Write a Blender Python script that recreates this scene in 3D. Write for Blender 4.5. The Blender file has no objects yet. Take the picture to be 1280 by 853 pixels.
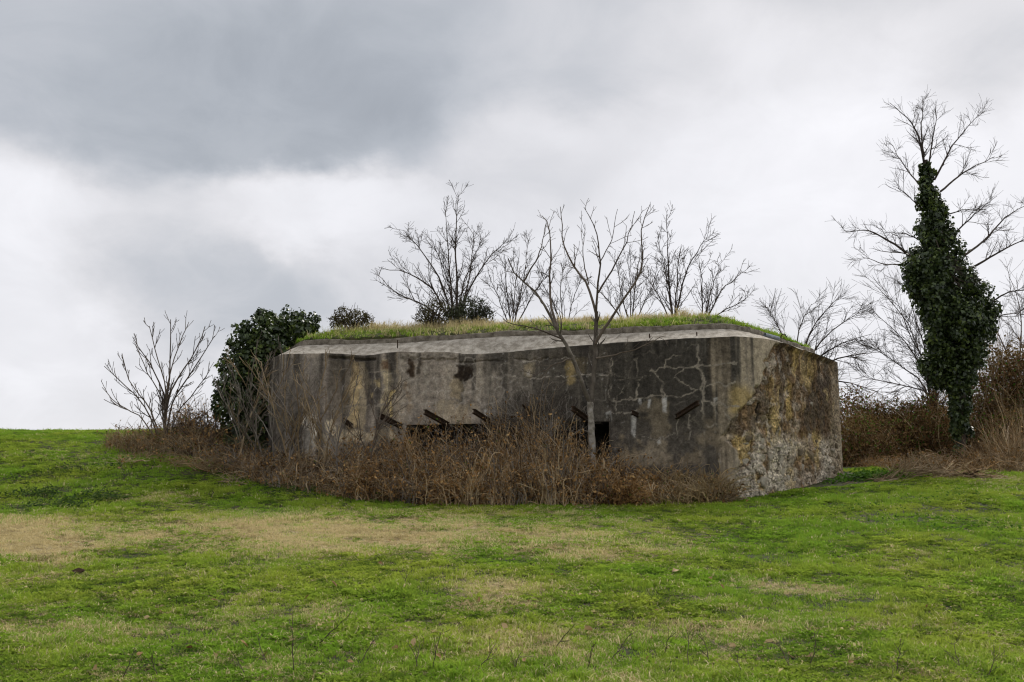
import bpy, bmesh, math, random
import numpy as np
from mathutils import Vector
R = math.radians
rng = np.random.default_rng(11)
random.seed(5)
sc = bpy.context.scene
COL = sc.collection

# ------------------------------------------------------------------ camera
PITCH = R(8.84); FPX = 1244.4; EYE = 1.6
cam_d = bpy.data.cameras.new('camera'); cam = bpy.data.objects.new('camera', cam_d); COL.objects.link(cam)
cam_d.lens = 35; cam_d.sensor_width = 36; cam_d.clip_start = 0.1; cam_d.clip_end = 6000
cam.location = (0, 0, EYE); cam.rotation_euler = (R(90) + PITCH, 0, 0)
sc.camera = cam
SP, CP = math.sin(PITCH), math.cos(PITCH)
def at(px, py, Y):                                   # a point of the photograph at distance Y
    x = (px - 640) / FPX; y = -(py - 426.5) / FPX
    t = Y / (CP - SP * y)
    return np.array([x * t, Y, EYE + (SP + CP * y) * t])
def proj(P):                                         # the way back, for an array of points
    P = np.asarray(P, float); d = P - np.array([0, 0, EYE])
    f = d[..., 1] * CP + d[..., 2] * SP; u = -d[..., 1] * SP + d[..., 2] * CP
    f = np.maximum(f, .05)
    return 640 + FPX * d[..., 0] / f, 426.5 - FPX * u / f

# ------------------------------------------------------------------ sky and sun
SUN_EL, SUN_AZ = R(42), R(28)                        # azimuth from the view direction to the right
sun_d = bpy.data.lights.new('sun', 'SUN'); sun = bpy.data.objects.new('sun', sun_d); COL.objects.link(sun)
sun_d.energy = 1.5; sun_d.angle = R(18); sun_d.color = (1, .955, .89)
sv = Vector((math.sin(SUN_AZ) * math.cos(SUN_EL), math.cos(SUN_AZ) * math.cos(SUN_EL), math.sin(SUN_EL)))
sun.rotation_euler = sv.to_track_quat('Z', 'Y').to_euler()
sun.location = (20, 20, 40)

class NT:                                            # small helper for node trees
    def __init__(s, tree): s.t = tree; s.n = tree.nodes; s.l = tree.links
    def node(s, typ, **kw):
        nd = s.n.new(typ)
        for k, v in kw.items():
            if k.startswith('i_'):
                key = k[2:]; key = int(key) if key.isdigit() else key
                s.set(nd.inputs[key], v)
            else: setattr(nd, k, v)
        return nd
    def set(s, sock, v):
        if hasattr(v, 'node'): s.l.new(v, sock)
        else:
            if hasattr(v, '__len__') and len(v) == 3 and sock.type == 'RGBA': v = (*v, 1)
            sock.default_value = v
    def math(s, op, a, b=0., c=0., clamp=False):
        nd = s.n.new('ShaderNodeMath'); nd.operation = op; nd.use_clamp = clamp
        s.set(nd.inputs[0], a); s.set(nd.inputs[1], b); s.set(nd.inputs[2], c); return nd.outputs[0]
    def mix(s, f, a, b, mode='MIX'):
        nd = s.n.new('ShaderNodeMix'); nd.data_type = 'RGBA'; nd.blend_type = mode
        s.set(nd.inputs[0], f); s.set(nd.inputs[6], a); s.set(nd.inputs[7], b); return nd.outputs[2]
    def noise(s, vec, scale, detail=4, rough=.55, dist=0., dim='3D'):
        nd = s.n.new('ShaderNodeTexNoise'); nd.noise_dimensions = dim
        if vec is not None: s.l.new(vec, nd.inputs['Vector'])
        nd.inputs['Scale'].default_value = scale; nd.inputs['Detail'].default_value = detail
        nd.inputs['Roughness'].default_value = rough; nd.inputs['Distortion'].default_value = dist
        return nd.outputs['Fac']
    def ramp(s, v, lo, hi, a=0., b=1., smooth=True):
        nd = s.n.new('ShaderNodeMapRange'); nd.interpolation_type = 'SMOOTHSTEP' if smooth else 'LINEAR'
        s.set(nd.inputs[0], v); nd.inputs[1].default_value = lo; nd.inputs[2].default_value = hi
        nd.inputs[3].default_value = a; nd.inputs[4].default_value = b; return nd.outputs[0]

world = bpy.data.worlds.new('World'); sc.world = world; world.use_nodes = True
T = NT(world.node_tree); T.n.clear()
out = T.node('ShaderNodeOutputWorld'); bg = T.node('ShaderNodeBackground')
T.l.new(bg.outputs[0], out.inputs[0])
sky = T.node('ShaderNodeTexSky'); sky.sky_type = 'NISHITA'; sky.sun_disc = False
sky.sun_elevation = SUN_EL; sky.sun_rotation = SUN_AZ; sky.dust_density = 2.0
tc = T.node('ShaderNodeTexCoord'); D = tc.outputs['Generated']
sep = T.node('ShaderNodeSeparateXYZ'); T.l.new(D, sep.inputs[0])
den = T.math('ADD', T.math('MAXIMUM', sep.outputs[2], 0.), .55)
cmb = T.node('ShaderNodeCombineXYZ')                 # cloud sheet seen in perspective
T.l.new(T.math('DIVIDE', sep.outputs[0], den), cmb.inputs[0])
T.l.new(T.math('DIVIDE', sep.outputs[1], den), cmb.inputs[1])
T.set(cmb.inputs[2], T.math('MULTIPLY', sep.outputs[2], .8))
CV = cmb.outputs[0]
nA = T.noise(CV, 2.3, 5, .5, .25); nB = T.noise(CV, 7.5, 7, .58, .5); nC = T.noise(CV, 1.1, 3, .5)
# where the direction falls on the cloud bank: wobbled by the noise
wob = T.node('ShaderNodeTexNoise'); wob.inputs['Scale'].default_value = 3.2; wob.inputs['Detail'].default_value = 7; wob.inputs['Roughness'].default_value = .56
T.l.new(CV, wob.inputs['Vector'])
wv = T.node('ShaderNodeVectorMath', operation='SUBTRACT'); T.l.new(wob.outputs['Color'], wv.inputs[0]); wv.inputs[1].default_value = (.5, .5, .5)
ws = T.node('ShaderNodeVectorMath', operation='SCALE'); T.l.new(wv.outputs[0], ws.inputs[0]); ws.inputs['Scale'].default_value = .20
wd = T.node('ShaderNodeVectorMath', operation='ADD'); T.l.new(D, wd.inputs[0]); T.l.new(ws.outputs[0], wd.inputs[1])
def blob(px, py, r0, r1, sx=1., sy=1.):
    p = at(px, py, 10) - np.array([0, 0, EYE]); p /= np.linalg.norm(p)
    s = T.node('ShaderNodeVectorMath', operation='SUBTRACT'); T.l.new(wd.outputs[0], s.inputs[0]); s.inputs[1].default_value = tuple(p)
    m = T.node('ShaderNodeVectorMath', operation='MULTIPLY'); T.l.new(s.outputs[0], m.inputs[0]); m.inputs[1].default_value = (1 / sx, 1 / sx, 1 / sy)
    L = T.node('ShaderNodeVectorMath', operation='LENGTH'); T.l.new(m.outputs[0], L.inputs[0])
    return T.ramp(L.outputs['Value'], r0, r1, 1., 0.)
tone = T.math('ADD', T.ramp(nA, .3, .7, .68, .88), T.ramp(nB, .3, .7, -.05, .05))
tone = T.math('ADD', tone, T.ramp(nC, .3, .7, -.05, .05))
def shift(tone, mask, to, amt):
    nd = T.n.new('ShaderNodeMix'); T.set(nd.inputs[0], T.math('MULTIPLY', mask, amt)); T.set(nd.inputs[2], tone)
    T.set(nd.inputs[3], to); return nd.outputs[0]
jit = T.math('ADD', T.ramp(nB, .3, .7, -.035, .035), T.ramp(nA, .3, .7, -.025, .03))
def lvl(v): return T.math('ADD', jit, v)
tone = shift(tone, blob(900, 300, .10, .62, 1.5, .8), lvl(.86), .75)
tone = shift(tone, blob(30, 320, .06, .24, 1., .9), lvl(.88), .95)
tone = shift(tone, blob(760, 60, .08, .36, 1.7, .55), lvl(.63), .95)
tone = shift(tone, blob(180, 10, .19, .29, 1.35, .68), lvl(.54), .95)
tone = shift(tone, blob(320, 130, .06, .19, 1.3, .75), lvl(.45), .95)
tone = shift(tone, blob(290, 350, .03, .14, 1.4, .7), lvl(.54), .9)
tone = shift(tone, blob(400, 258, .02, .11, 1.7, .38), lvl(.88), .95)
tone = shift(tone, blob(700, 180, .00, .13, 1.3, .5), lvl(.90), .8)
tone = shift(tone, blob(940, 40, .01, .12, 1.5, .6), lvl(.86), .7)
tone = shift(tone, blob(1060, 215, .05, .22, 1.4, .75), lvl(.94), .95)
tone = shift(tone, blob(1260, 60, .00, .08, 1., 1.), lvl(.60), .7)
warmcool = T.mix(T.ramp(tone, .40, .80), (.90, .97, 1.08), (.985, .985, 1.03))
ccol = T.mix(1., warmcool, tone, 'MULTIPLY')
skc = T.node('ShaderNodeVectorMath', operation='SCALE'); T.l.new(sky.outputs[0], skc.inputs[0]); skc.inputs['Scale'].default_value = .07
cover = T.ramp(nA, .2, .8, .90, .97)
final = T.mix(cover, skc.outputs[0], ccol)
T.l.new(final, bg.inputs[0]); bg.inputs[1].default_value = .505

sc.view_settings.view_transform = 'Standard'; sc.view_settings.look = 'None'
sc.view_settings.exposure = 1.0; sc.view_settings.gamma = 1
sc.render.engine = 'CYCLES'
sc.cycles.use_denoising = True
try: sc.cycles.denoiser = 'OPENIMAGEDENOISE'; sc.cycles.denoising_prefilter = 'ACCURATE'
except Exception: pass
sc.cycles.max_bounces = 4; sc.cycles.diffuse_bounces = 2; sc.cycles.transmission_bounces = 2; sc.cycles.use_adaptive_sampling = True; sc.cycles.adaptive_threshold = .02
sc.cycles.glossy_bounces = 2; sc.cycles.filter_width = 1.2

# ------------------------------------------------------------------ numpy helpers
_perm = np.random.default_rng(3).random(65536)
def _h(ix, iy, iz): return _perm[(ix * 73856093 ^ iy * 19349663 ^ iz * 83492791) & 65535]
def vnoise(x, y, z=0., oct=4, rough=.5):
    x = np.asarray(x, float); y = np.asarray(y, float) + 0 * x; z = np.asarray(z, float) + 0 * x
    tot = 0; amp = 1; s = 0
    for o in range(oct):
        ix = np.floor(x).astype(np.int64); iy = np.floor(y).astype(np.int64); iz = np.floor(z).astype(np.int64)
        fx, fy, fz = x - ix, y - iy, z - iz
        fx, fy, fz = [f * f * (3 - 2 * f) for f in (fx, fy, fz)]
        v = 0
        for a in (0, 1):
            for b in (0, 1):
                for c in (0, 1):
                    w = (fx if a else 1 - fx) * (fy if b else 1 - fy) * (fz if c else 1 - fz)
                    v = v + w * _h(ix + a, iy + b, iz + c)
        tot = tot + amp * v; s += amp; amp *= rough; x, y, z = x * 2.03 + 7.1, y * 2.03 + 3.7, z * 2.03 + 1.3
    return tot / s
def ss(x, a, b): t = np.clip((x - a) / (b - a), 0, 1); return t * t * (3 - 2 * t)
def norm(v): return v / np.maximum(np.linalg.norm(v, axis=-1, keepdims=True), 1e-9)

def link(o, parent=None):
    COL.objects.link(o)
    if parent is not None: o.parent = parent
    return o
def mesh_obj(name, V, F, mat, parent=None, attrs=None, smooth=False, face_mat=None):
    """V (n,3); F (m,k) array or list of such arrays. A parent Empty keeps its place: V is in world space."""
    V = np.asarray(V, float).copy()
    if parent is not None:
        p = parent
        while p is not None: V -= np.array(p.location); p = p.parent
    Fs = F if isinstance(F, list) else [F]
    Fs = [np.asarray(f, np.int32) for f in Fs if len(f)]
    me = bpy.data.meshes.new(name)
    me.vertices.add(len(V)); me.vertices.foreach_set('co', V.astype(np.float32).ravel())
    nl = sum(f.size for f in Fs); npol = sum(len(f) for f in Fs)
    me.loops.add(nl); me.polygons.add(npol)
    me.loops.foreach_set('vertex_index', np.concatenate([f.ravel() for f in Fs]))
    tot = np.concatenate([np.full(len(f), f.shape[1], np.int32) for f in Fs])
    me.polygons.foreach_set('loop_start', np.concatenate([[0], np.cumsum(tot)[:-1]]).astype(np.int32))
    me.polygons.foreach_set('loop_total', tot)
    if smooth: me.polygons.foreach_set('use_smooth', np.ones(npol, bool))
    for k, a in (attrs or {}).items():
        a = np.asarray(a, np.float32)
        if a.ndim == 1: me.attributes.new(k, 'FLOAT', 'POINT').data.foreach_set('value', a)
        elif a.shape[1] == 3: me.attributes.new(k, 'FLOAT_VECTOR', 'POINT').data.foreach_set('vector', a.ravel())
    me.update(calc_edges=True); me.validate()
    if mat is not None: me.materials.append(mat)
    o = bpy.data.objects.new(name, me); return link(o, parent)
def tag(o, label=None, cat=None, group=None, kind=None):
    if label: o['label'] = label
    if cat: o['category'] = cat
    if group: o['group'] = group
    if kind: o['kind'] = kind
    return o
def empty(name, loc):
    o = bpy.data.objects.new(name, None); o.location = tuple(float(c) for c in loc); o.empty_display_size = .2
    return link(o)

class Geo:                                           # collects batches of tubes and leaves into one mesh
    def __init__(s): s.V = []; s.F3 = []; s.F4 = []; s.A = []; s.n = 0
    def add(s, V, F, rnd):
        (s.F3 if F.shape[1] == 3 else s.F4).append(F + s.n)
        s.V.append(V); s.A.append(rnd); s.n += len(V)
    def tubes(s, P, Rad, sides=3, rnd=None):
        P = np.asarray(P, float); S, K, _ = P.shape
        if S == 0: return s
        Tn = np.empty_like(P); Tn[:, 1:-1] = P[:, 2:] - P[:, :-2]; Tn[:, 0] = P[:, 1] - P[:, 0]; Tn[:, -1] = P[:, -1] - P[:, -2]
        Tn = norm(Tn)
        ref = np.where(np.abs(Tn.mean(1, keepdims=True)[..., 2:3]) > .85, np.array([1., 0, 0]), np.array([0, 0, 1.]))
        ref = np.broadcast_to(ref, P.shape)
        U = norm(np.cross(Tn, ref)); W = np.cross(Tn, U)
        a = np.arange(sides) * 2 * np.pi / sides
        ring = U[:, :, None] * np.cos(a)[None, None, :, None] + W[:, :, None] * np.sin(a)[None, None, :, None]
        V = (P[:, :, None] + ring * np.asarray(Rad)[:, :, None, None]).reshape(-1, 3)
        i = np.arange(S)[:, None, None] * K * sides; k = np.arange(K - 1)[None, :, None] * sides; j = np.arange(sides)[None, None, :]
        j2 = (j + 1) % sides
        F = np.stack([i + k + j, i + k + j2, i + k + sides + j2, i + k + sides + j], -1).reshape(-1, 4)
        if rnd is None: rnd = rng.random(S)
        s.add(V, F, np.repeat(rnd, K * sides)); return s
    def leaves(s, C, N, size, tmpl, rnd=None, up=None, roll=.6):
        """C centres, N facing, template (verts, faces): x across, y along, z normal"""
        tv, tf = tmpl; n = len(C)
        if n == 0: return s
        N = norm(N); ax = rng.normal(size=(n, 3)) * roll + (np.array([0, 0, -1.]) if up is None else up)
        Yv = norm(ax - (ax * N).sum(1, keepdims=True) * N); Xv = np.cross(Yv, N)
        M = np.stack([Xv, Yv, N], 1) * np.asarray(size).reshape(-1, 1, 1)
        V = (np.einsum('vk,nkc->nvc', tv, M) + C[:, None]).reshape(-1, 3)
        F = (tf[None] + (np.arange(n) * len(tv))[:, None, None]).reshape(-1, tf.shape[1])
        if rnd is None: rnd = rng.random(n)
        s.add(V, F, np.repeat(rnd, len(tv))); return s
    def build(s, name, mat, parent=None, smooth=False):
        F = []
        if s.F4: F.append(np.concatenate(s.F4))
        if s.F3: F.append(np.concatenate(s.F3))
        return mesh_obj(name, np.concatenate(s.V), F, mat, parent, {'rnd': np.concatenate(s.A)}, smooth)

IVY = (np.array([[0, -.1, 0], [.48, .12, .07], [.34, .42, .05], [0, 1., -.1], [-.34, .42, .05], [-.48, .12, .07], [0, .35, -.03]]),
       np.array([[6, 0, 1], [6, 1, 2], [6, 2, 3], [6, 3, 4], [6, 4, 5], [6, 5, 0]]))
LEAF = (np.array([[0, 0, 0], [.3, .45, .06], [0, 1, 0], [-.3, .45, .06]]), np.array([[0, 1, 2], [0, 2, 3]]))
CURL = (np.array([[0, 0, 0], [.28, .3, .16], [.2, .75, .2], [0, 1, .1], [-.25, .7, .05], [-.3, .3, .12]]),
        np.array([[0, 1, 2], [0, 2, 3], [0, 3, 4], [0, 4, 5]]))

# ------------------------------------------------------------------ materials
def new_mat(name):
    m = bpy.data.materials.new(name); m.use_nodes = True; t = NT(m.node_tree); t.n.clear()
    o = t.node('ShaderNodeOutputMaterial'); b = t.node('ShaderNodeBsdfPrincipled'); t.l.new(b.outputs[0], o.inputs[0])
    b.inputs['Roughness'].default_value = .9; b.inputs['Specular IOR Level'].default_value = .15
    return m, t, b, o
def var_mat(name, cols, rough=.85, trans=0., spec=.15, inst=False, scale=1.2, attr='rnd', bump=0.):
    """colour picked along a list by the piece's own random value, shifted by noise in space"""
    m, t, b, o = new_mat(name)
    at_ = t.node('ShaderNodeAttribute', attribute_name=attr, attribute_type='INSTANCER' if inst else 'GEOMETRY')
    geo = t.node('ShaderNodeNewGeometry')
    n = t.noise(geo.outputs['Position'], scale, 3)
    f = t.math('ADD', t.math('MULTIPLY', at_.outputs['Fac'], .75), t.ramp(n, .3, .7, -.1, .35), clamp=True)
    cr = t.node('ShaderNodeValToRGB'); t.l.new(f, cr.inputs[0])
    el = cr.color_ramp.elements
    while len(el) < len(cols): el.new(.5)
    for i, c in enumerate(cols): el[i].position = i / (len(cols) - 1); el[i].color = (*c, 1)
    t.l.new(cr.outputs[0], b.inputs['Base Color']); b.inputs['Roughness'].default_value = rough; b.inputs['Specular IOR Level'].default_value = spec
    if bump:
        bn = t.noise(geo.outputs['Position'], 45, 3); bp = t.node('ShaderNodeBump'); bp.inputs['Strength'].default_value = bump
        bp.inputs['Distance'].default_value = .01; t.l.new(bn, bp.inputs['Height']); t.l.new(bp.outputs[0], b.inputs['Normal'])
    if trans:
        tr = t.node('ShaderNodeBsdfTranslucent'); t.l.new(cr.outputs[0], tr.inputs[0])
        mx = t.node('ShaderNodeMixShader'); mx.inputs[0].default_value = trans
        t.l.new(b.outputs[0], mx.inputs[1]); t.l.new(tr.outputs[0], mx.inputs[2]); t.l.new(mx.outputs[0], o.inputs[0])
    return m
M = {}
M['bark_grey'] = var_mat('grey bark', [(.10, .085, .07), (.19, .165, .14), (.28, .25, .22)], scale=3, bump=.5)
M['bark_brown'] = var_mat('brown bark', [(.06, .045, .035), (.105, .08, .06), (.17, .135, .105)], scale=3, bump=.4)
M['bark_dark'] = var_mat('dark bark', [(.035, .027, .022), (.07, .054, .043), (.12, .095, .075)], scale=2, bump=.4)
M['bark_mot'] = var_mat('mottled bark', [(.05, .042, .033), (.11, .092, .073), (.27, .24, .20)], scale=7, bump=.5)
M['bark_tan'] = var_mat('pale dead stem', [(.10, .068, .038), (.26, .19, .11), (.42, .33, .215)], scale=2)
M['stem_brown'] = var_mat('brown dead stem', [(.035, .024, .014), (.16, .10, .05), (.35, .23, .118), (.54, .40, .23), (.63, .50, .32)], scale=3)
M['stem_red'] = var_mat('rust brown dead leaf', [(.045, .026, .012), (.22, .12, .044), (.39, .225, .085), (.55, .36, .16)], scale=3, trans=.25)
M['stem_grey'] = var_mat('grey dead vine', [(.03, .025, .02), (.10, .083, .066), (.21, .18, .145), (.36, .32, .27)], scale=2)
M['straw'] = var_mat('dry straw', [(.17, .11, .045), (.36, .26, .125), (.54, .42, .24)], scale=2, trans=.25)
M['straw_pale'] = var_mat('pale dry straw', [(.26, .17, .07), (.48, .35, .17), (.66, .53, .32)], scale=2, trans=.25)
M['ivy'] = var_mat('ivy leaf', [(.014, .022, .009), (.032, .052, .016), (.06, .09, .025), (.15, .20, .04)], rough=.42, trans=.15, spec=.5, scale=3.5)
M['bush'] = var_mat('evergreen bush leaf', [(.02, .026, .012), (.04, .05, .02), (.075, .085, .035)], rough=.6, trans=.15, spec=.3, scale=2)
M['bush_rust'] = var_mat('browning bush leaf', [(.05, .04, .018), (.09, .075, .03), (.12, .115, .035)], rough=.7, trans=.2, scale=2)
M['hedge'] = var_mat('winter hedge leaf', [(.06, .032, .014), (.15, .085, .034), (.26, .155, .065), (.24, .20, .06)], rough=.8, trans=.2, scale=.9)
M['weed'] = var_mat('broad weed leaf', [(.035, .085, .010), (.07, .16, .014), (.13, .25, .025)], rough=.8, trans=.3, spec=.08, scale=2)
M['weed_dark'] = var_mat('dark weed leaf', [(.025, .05, .012), (.055, .10, .022), (.12, .16, .05)], rough=.8, trans=.25, spec=.06, scale=2)
M['dead_leaf'] = var_mat('dead leaf', [(.16, .09, .035), (.34, .22, .10), (.58, .44, .26)], trans=.15, scale=5)

# grass blades: colour from the instance's own dryness and random value, shifted by noise
def grass_mat(name, trans=.42):
    m, t, b, o = new_mat(name)
    dry = t.node('ShaderNodeAttribute', attribute_name='dry', attribute_type='INSTANCER').outputs['Fac']
    rnd = t.node('ShaderNodeAttribute', attribute_name='rnd', attribute_type='INSTANCER').outputs['Fac']
    bl = t.node('ShaderNodeAttribute', attribute_name='blade', attribute_type='GEOMETRY').outputs['Fac']
    geo = t.node('ShaderNodeNewGeometry'); n = t.noise(geo.outputs['Position'], .55, 4)
    g = t.mix(t.ramp(n, .35, .68), (.235, .40, .038), (.375, .455, .062))
    g = t.mix(t.ramp(rnd, .1, .95, 0., .9), g, (.065, .13, .018))
    g = t.mix(t.ramp(bl, .7, 1., 0., .5), g, (.36, .40, .06))
    d = t.mix(bl, (.46, .375, .17), (.80, .69, .40))
    d = t.mix(t.ramp(rnd, .35, .9, 0., .75), d, (.17, .115, .06))
    f = t.math('ADD', t.math('MULTIPLY', dry, 1.35), t.math('MULTIPLY', t.math('SUBTRACT', bl, .75), .7))
    c = t.mix(t.ramp(f, .28, .72), g, d)
    t.l.new(c, b.inputs['Base Color']); b.inputs['Roughness'].default_value = .8; b.inputs['Specular IOR Level'].default_value = .05
    tr = t.node('ShaderNodeBsdfTranslucent'); t.l.new(c, tr.inputs[0]); mx = t.node('ShaderNodeMixShader'); mx.inputs[0].default_value = trans
    t.l.new(b.outputs[0], mx.inputs[1]); t.l.new(tr.outputs[0], mx.inputs[2]); t.l.new(mx.outputs[0], o.inputs[0])
    return m
M['grass'] = grass_mat('grass blade')

# ------------------------------------------------------------------ terrain
def G(x, y):
    x = np.asarray(x, float); y = np.asarray(y, float)
    c = np.interp(y, [-50, 0, 5, 9, 14, 17, 19, 21, 24, 30, 60, 2000], [-.5, 0, .06, .38, .92, 1.24, 1.44, 1.56, 1.72, 2.0, 2.2, -20])
    l = np.interp(y, [-50, 0, 5, 9, 14, 16.5, 18.5, 20.5, 22.5, 25, 28, 31, 36, 50, 2000], [-.5, 0, .06, .38, .92, 1.20, 1.50, 1.93, 2.42, 2.95, 3.36, 3.58, 3.55, 3.0, -30])
    r = np.interp(y, [-50, 0, 5, 9, 14, 17, 19, 21, 23, 27, 40, 80, 2000], [-.5, 0, .06, .40, 1.0, 1.38, 1.66, 1.93, 2.1, 2.35, 2.7, 2.7, -20])
    wl = ss(-x, .8, 7.2); wr = ss(x, 3.2, 9.5)
    z = c * (1 - wl - wr) + l * wl + r * wr
    near = np.exp(-(((y - 15) / 30) ** 2))
    z = z + near * (.16 * (vnoise(x * .33, y * .33, 1.7, 2) - .5) + .06 * (vnoise(x * 1.3, y * 1.3, 4.2, 3) - .5))
    return z
def Gs(x, y): return float(G(np.array([x]), np.array([y]))[0])

def gp(px_, py_):                                    # point of the ground seen at a picture place
    lo = None
    for Y_ in np.arange(6, 34, .1):
        p = at(px_, py_, Y_)
        if p[2] <= Gs(p[0], Y_): return np.array([p[0], Y_, Gs(p[0], Y_)])
    return np.array([p[0], Y_, Gs(p[0], Y_)])

# dryness of the turf: straw patches where the photograph has them, found on the ground by their picture place
PATCH = [(420, 668, 440, 30, .66), (760, 690, 150, 14, .4), (50, 676, 120, 30, .95), (170, 668, 80, 16, .5), (320, 660, 85, 11, .75), (470, 666, 120, 14, .9), (560, 690, 60, 12, .7),
         (700, 688, 100, 15, .7), (200, 626, 70, 7, .4), (620, 742, 65, 22, .45), (20, 725, 60, 14, .3), (1000, 735, 80, 11, .4),
         (60, 790, 110, 26, .28), (350, 775, 120, 22, .22), (600, 805, 140, 22, .22), (640, 638, 170, 7, .45), (1150, 692, 100, 9, .2),
         (970, 790, 110, 18, .2), (1240, 655, 60, 10, .25), (70, 572, 70, 6, .25), (240, 572, 60, 10, .4), (1230, 605, 60, 7, .3),
         (860, 676, 70, 8, .25), (230, 720, 120, 9, .2)]
def dryness(x, y):
    z = G(x, y); px, py = proj(np.stack([x, y, z], -1))
    w1 = (vnoise(x * .9, y * .9, 9.1, 4) - .5); w2 = (vnoise(x * .9, y * .9, 19.1, 4) - .5)
    d = np.zeros_like(px)
    for cx, cy, rx, ry, s in PATCH:
        q = np.sqrt(((px - cx + w1 * 90) / rx) ** 2 + ((py - cy + w2 * 26) / ry) ** 2)
        d = np.maximum(d, s * (1 - ss(q, .3, 1.45)))
    d = d * (.55 + .9 * vnoise(x * 2.6, y * 2.6, 2.2, 4)) 
    d = d + .55 * np.clip(vnoise(x * 1.7, y * 1.7, 33., 5) - .5, 0, 1) * 2 * ss(py, 600, 760)
    d = d + .13 * ss(py, 690, 800)
    return np.clip(d, 0, 1)

m, t, b, o = new_mat('field soil and turf'); M['ground'] = m
geo = t.node('ShaderNodeNewGeometry'); P_ = geo.outputs['Position']
dry = t.node('ShaderNodeAttribute', attribute_name='dry', attribute_type='GEOMETRY').outputs['Fac']
n1 = t.noise(P_, 1.1, 6, .6); n2 = t.noise(P_, 14, 5, .65)
gc = t.mix(t.ramp(n1, .35, .65), (.025, .042, .008), (.04, .05, .012)); gc = t.mix(t.ramp(n2, .42, .66), gc, (.06, .042, .024))
dc = t.mix(t.ramp(n2, .35, .65), (.20, .155, .075), (.50, .42, .25))
t.l.new(t.mix(t.ramp(dry, .2, .7), gc, dc), b.inputs['Base Color'])
bp = t.node('ShaderNodeBump'); bp.inputs['Strength'].default_value = .6; bp.inputs['Distance'].default_value = .05; t.l.new(n2, bp.inputs['Height']); t.l.new(bp.outputs[0], b.inputs['Normal'])

def axis(lo, hi, d, far, k=1.22):
    a = list(np.arange(lo, hi + d / 2, d)); s = d
    while a[-1] < far[1]: s *= k; a.append(a[-1] + s)
    s = d
    while a[0] > far[0]: s *= k; a.insert(0, a[0] - s)
    return np.array(a)
gx = axis(-19, 21, .16, (-1500, 1500)); gy = axis(4, 36, .16, (-60, 2500))
XX, YY = np.meshgrid(gx, gy); ZZ = G(XX, YY)
nx, ny = len(gx), len(gy)
q = (np.arange(ny - 1)[:, None] * nx + np.arange(nx - 1)[None]).ravel()
field = mesh_obj('ground', np.stack([XX, YY, ZZ], -1).reshape(-1, 3), np.stack([q, q + 1, q + nx + 1, q + nx], 1), M['ground'],
                 attrs={'dry': dryness(XX.ravel(), YY.ravel())}, smooth=True)
tag(field, 'gently rising green pasture with straw coloured dry patches', 'ground', kind='structure')

# ------------------------------------------------------------------ bunker
ZC = at(925, 421.5, 20.05)[2]                        # height of the wall's upper arris
def on_top(px, Y):                                   # plan point whose arris shows at column px
    lo, hi = 380., 520.
    for _ in range(40):
        mid = (lo + hi) / 2
        if at(px, mid, Y)[2] > ZC: lo = mid
        else: hi = mid
    return at(px, mid, Y)[:2]
front = [on_top(*p) for p in [(331, 24.4), (338, 23.4), (347, 22.8), (360, 22.5), (409, 22.38), (497, 22.1)]]
mid_ = [on_top(*p) for p in [(497, 22.1), (630, 21.5), (762, 20.95)]]
right = [on_top(*p) for p in [(762, 20.88), (815, 20.58), (870, 20.12), (905, 19.86), (930, 19.82), (954, 20.1), (976, 20.72), (1012, 22.1), (1040, 23.4), (1047, 23.95)]]
back = [np.array(p) for p in [(8.15, 25.4), (7.2, 28.5), (4.0, 30.8), (-3.5, 31.2), (-7.2, 29.0), (-7.6, 26.8)]]
def resample(pts, d):
    pts = np.array(pts); L = np.r_[0, np.cumsum(np.linalg.norm(np.diff(pts, axis=0), axis=1))]
    n = max(2, int(round(L[-1] / d)) + 1); s = np.linspace(0, L[-1], n)
    return np.stack([np.interp(s, L, pts[:, 0]), np.interp(s, L, pts[:, 1])], 1)
def smooth_path(p, it):
    p = p.copy()
    for _ in range(it): p[1:-1] = .25 * p[:-2] + .5 * p[1:-1] + .25 * p[2:]
    return p
dU = .02
pf = smooth_path(resample(front, dU), 60); pm = resample(mid_, dU); pr = smooth_path(resample(right, dU), 1500)
bk = smooth_path(resample([pr[-1]] + back + [pf[0]], .25), 6)
nbx, nfx, nmx, nrx = len(bk), len(pf), len(pm), len(pr)
path = np.concatenate([pf, pm[1:], pr, bk[1:-1]])    # closed plan, starting at the left end
NP_ = len(path)
nrm = np.roll(path, -1, 0) - np.roll(path, 1, 0); nrm = norm(np.stack([nrm[:, 1], -nrm[:, 0]], 1))
for _ in range(12): nrm = norm(.25 * np.roll(nrm, 1, 0) + .5 * nrm + .25 * np.roll(nrm, -1, 0))
ulen = np.r_[0, np.cumsum(np.linalg.norm(np.diff(path, axis=0), axis=1))]
NVIS = nfx + nmx - 1 + nrx                           # columns of the front that the field can see
iM0, iM1 = nfx - 1, nfx + nmx - 2                    # recessed middle wall
Z0 = 1.05
zs = np.arange(Z0, ZC + .001, .02); zs[-1] = ZC
slit_z = at(630, 529.5, 21.5)[2]
# the upper arris sags a little along the front
pxa = proj(np.c_[path, np.full(NP_, ZC)])[0]; vis_ = np.arange(NP_) < NVIS
sag = np.where(vis_, .12 * np.exp(-((pxa - 615) / 75) ** 2) + .07 * np.exp(-((pxa - 458) / 24) ** 2) + .05 * (vnoise(ulen * 1.7, 0 * ulen, 58, 3) - .5) * ss(pxa, 335, 360) * (1 - ss(pxa, 1000, 1040)), 0)
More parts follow.
